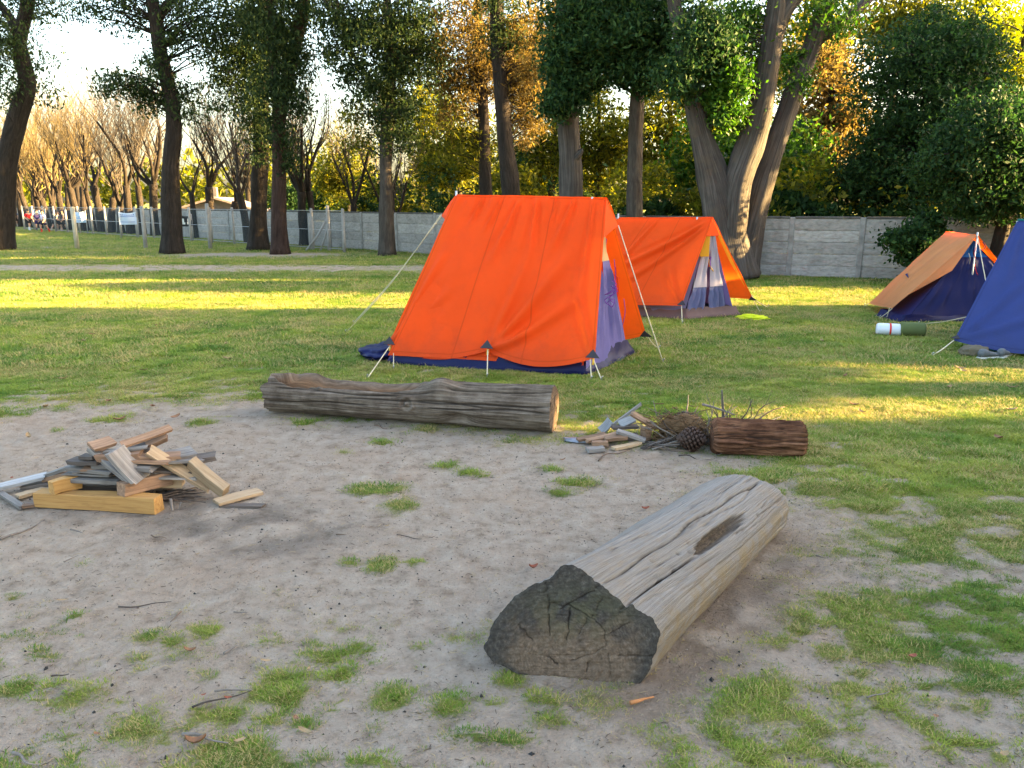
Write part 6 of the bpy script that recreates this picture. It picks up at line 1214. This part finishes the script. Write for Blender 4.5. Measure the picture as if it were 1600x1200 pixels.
def clump_mesh(seed, nb, R, hmin, hmax, wid, lean):
    r = np.random.default_rng(seed); a = r.uniform(0, 6.28, nb); rad = R*np.sqrt(r.uniform(0, 1, nb)); p = np.stack([np.cos(a)*rad, np.sin(a)*rad, np.full(nb, -.006)], 1)
    h_ = r.uniform(hmin, hmax, nb)*(1.15-.5*rad/R); da = a+r.normal(size=nb)*.9; d = np.stack([np.cos(da), np.sin(da), 0*da], 1)*(r.uniform(.2, 1, nb)*lean*h_)[:, None]; sd_ = np.stack([-np.sin(da), np.cos(da), 0*da], 1)*wid*.5
    up_ = V(0, 0, 1)*h_[:, None]; m1 = p+up_*.6+d*.35; tp = p+up_+d*1.05
    v = np.stack([p-sd_, p+sd_, m1+sd_*.8, m1-sd_*.8, tp], 1).reshape(-1, 3); i = np.arange(nb)[:, None]*5; rn = r.uniform(0, 1, nb)
    return mesh_np('grass_clump', v, [i+np.array([[0, 1, 2, 3]]), i+np.array([[3, 2, 4]])], [M_GRASS], False, fattr={'rnd': np.r_[rn, rn]})
CL = [clump_mesh(1, 30, .050, .010, .027, .0036, 1.5), clump_mesh(2, 26, .056, .012, .034, .0040, 1.7), clump_mesh(3, 22, .042, .008, .022, .0034, 1.3), clump_mesh(4, 34, .066, .010, .030, .0038, 1.8)]
CL_OBJ = [bpy.data.objects.new('grass_clump', me) for me in CL]
def scatter(name, label, pts, scl, seed):
    r = np.random.default_rng(seed); me = bpy.data.meshes.new(name); me.vertices.add(len(pts)); me.vertices.foreach_set('co', pts.astype(np.float32).ravel())
    at = me.attributes.new('scl', 'FLOAT', 'POINT'); at.data.foreach_set('value', scl.astype(np.float32)); at = me.attributes.new('rz', 'FLOAT', 'POINT'); at.data.foreach_set('value', r.uniform(0, 6.28, len(pts)).astype(np.float32))
    at = me.attributes.new('pick', 'INT', 'POINT'); at.data.foreach_set('value', r.integers(0, 4, len(pts)).astype(np.int32)); me.materials.append(M_GRASS); o = obj(name, me); tag(o, label, 'grass', kind='stuff')
    ng = bpy.data.node_groups.new(name, 'GeometryNodeTree'); ng.interface.new_socket('Geometry', in_out='INPUT', socket_type='NodeSocketGeometry'); ng.interface.new_socket('Geometry', in_out='OUTPUT', socket_type='NodeSocketGeometry')
    gi, go = ng.nodes.new('NodeGroupInput'), ng.nodes.new('NodeGroupOutput'); jn = ng.nodes.new('GeometryNodeJoinGeometry'); ip = ng.nodes.new('GeometryNodeInstanceOnPoints'); ip.inputs['Pick Instance'].default_value = True
    for c in CL_OBJ[::-1]:
        q = ng.nodes.new('GeometryNodeObjectInfo'); q.inputs['Object'].default_value = c; q.inputs['As Instance'].default_value = True; ng.links.new(q.outputs['Geometry'], jn.inputs[0])
    def attr(nm, ty):
        a = ng.nodes.new('GeometryNodeInputNamedAttribute'); a.data_type = ty; a.inputs[0].default_value = nm; return [s for s in a.outputs if s.enabled][0]
    cx = ng.nodes.new('ShaderNodeCombineXYZ'); ng.links.new(attr('rz', 'FLOAT'), cx.inputs[2]); ng.links.new(gi.outputs[0], ip.inputs['Points']); ng.links.new(jn.outputs[0], ip.inputs['Instance'])
    ng.links.new(attr('pick', 'INT'), ip.inputs['Instance Index']); ng.links.new(cx.outputs[0], ip.inputs['Rotation']); ng.links.new(attr('scl', 'FLOAT'), ip.inputs['Scale']); ng.links.new(ip.outputs[0], go.inputs[0])
    o.modifiers.new('scatter', 'NODES').node_group = ng; return o
rr = np.random.default_rng(15)
def field(n_, x0, x1, y0, y1): return rr.uniform(x0, x1, n_), rr.uniform(y0, y1, n_)
XX, YY, SS = [], [], []
for (n_, x0, x1, y0, y1, sc) in [(52000, -3.2, 3.2, 1.9, 4.4, .68), (56000, -6, 6, 4.4, 8.0, 1.05), (52000, -10, 10, 8, 14, 1.7), (42000, -18, 15, 14, 24, 2.4), (30000, -34, 13, 24, 50, 3.2)]:
    x, y = field(n_, x0, x1, y0, y1); g_ = grass_density(x, y); k = rr.uniform(0, 1, n_) < g_**1.25*1.15; x, y, g_ = x[k], y[k], g_[k]
    XX.append(x); YY.append(y); SS.append(sc*rr.uniform(.6, 1.25, len(x))*(.38+.72*g_))
x, y, s = np.concatenate(XX), np.concatenate(YY), np.concatenate(SS)
inl = poly_sd(x, y, LOGS[0]) > .02; x, y, s = x[~inl], y[~inl], s[~inl]
pts = np.stack([x, y, ground_z(x, y)], 1)
scatter('grass', 'short green grass of the lawn and of the tufts in the bare earth', pts, s, 2)

# dead and flattened grass where the turf thins out
M_GRASS = mat_grass('grass_dead', [(.15, (.17, .15, .05)), (.5, (.33, .26, .11)), (.85, (.46, .37, .19))], .35)
CL_OBJ = [bpy.data.objects.new('dead_grass_clump', clump_mesh(20+i, 14, .05, .005, .014, .0030, 3.2)) for i in range(4)]
XX, YY, SS = [], [], []
for (n_, x0, x1, y0, y1, sc) in [(26000, -3.2, 3.2, 1.9, 4.4, .9), (26000, -6, 6, 4.4, 8.0, 1.2)]:
    x, y = field(n_, x0, x1, y0, y1); g_ = grass_density(x, y); k = rr.uniform(0, 1, n_) < np.exp(-((g_-.28)/.22)**2)*.75*(g_ > .02)+.12*(g_ > .5); x, y = x[k], y[k]; XX.append(x); YY.append(y); SS.append(sc*rr.uniform(.6, 1.3, len(x)))
x, y, s = np.concatenate(XX), np.concatenate(YY), np.concatenate(SS); inl = poly_sd(x, y, LOGS[0]) > .02; x, y, s = x[~inl], y[~inl], s[~inl]
scatter('dead_grass', 'dead straw coloured grass where the turf thins into bare earth', np.stack([x, y, ground_z(x, y)], 1), s, 5)
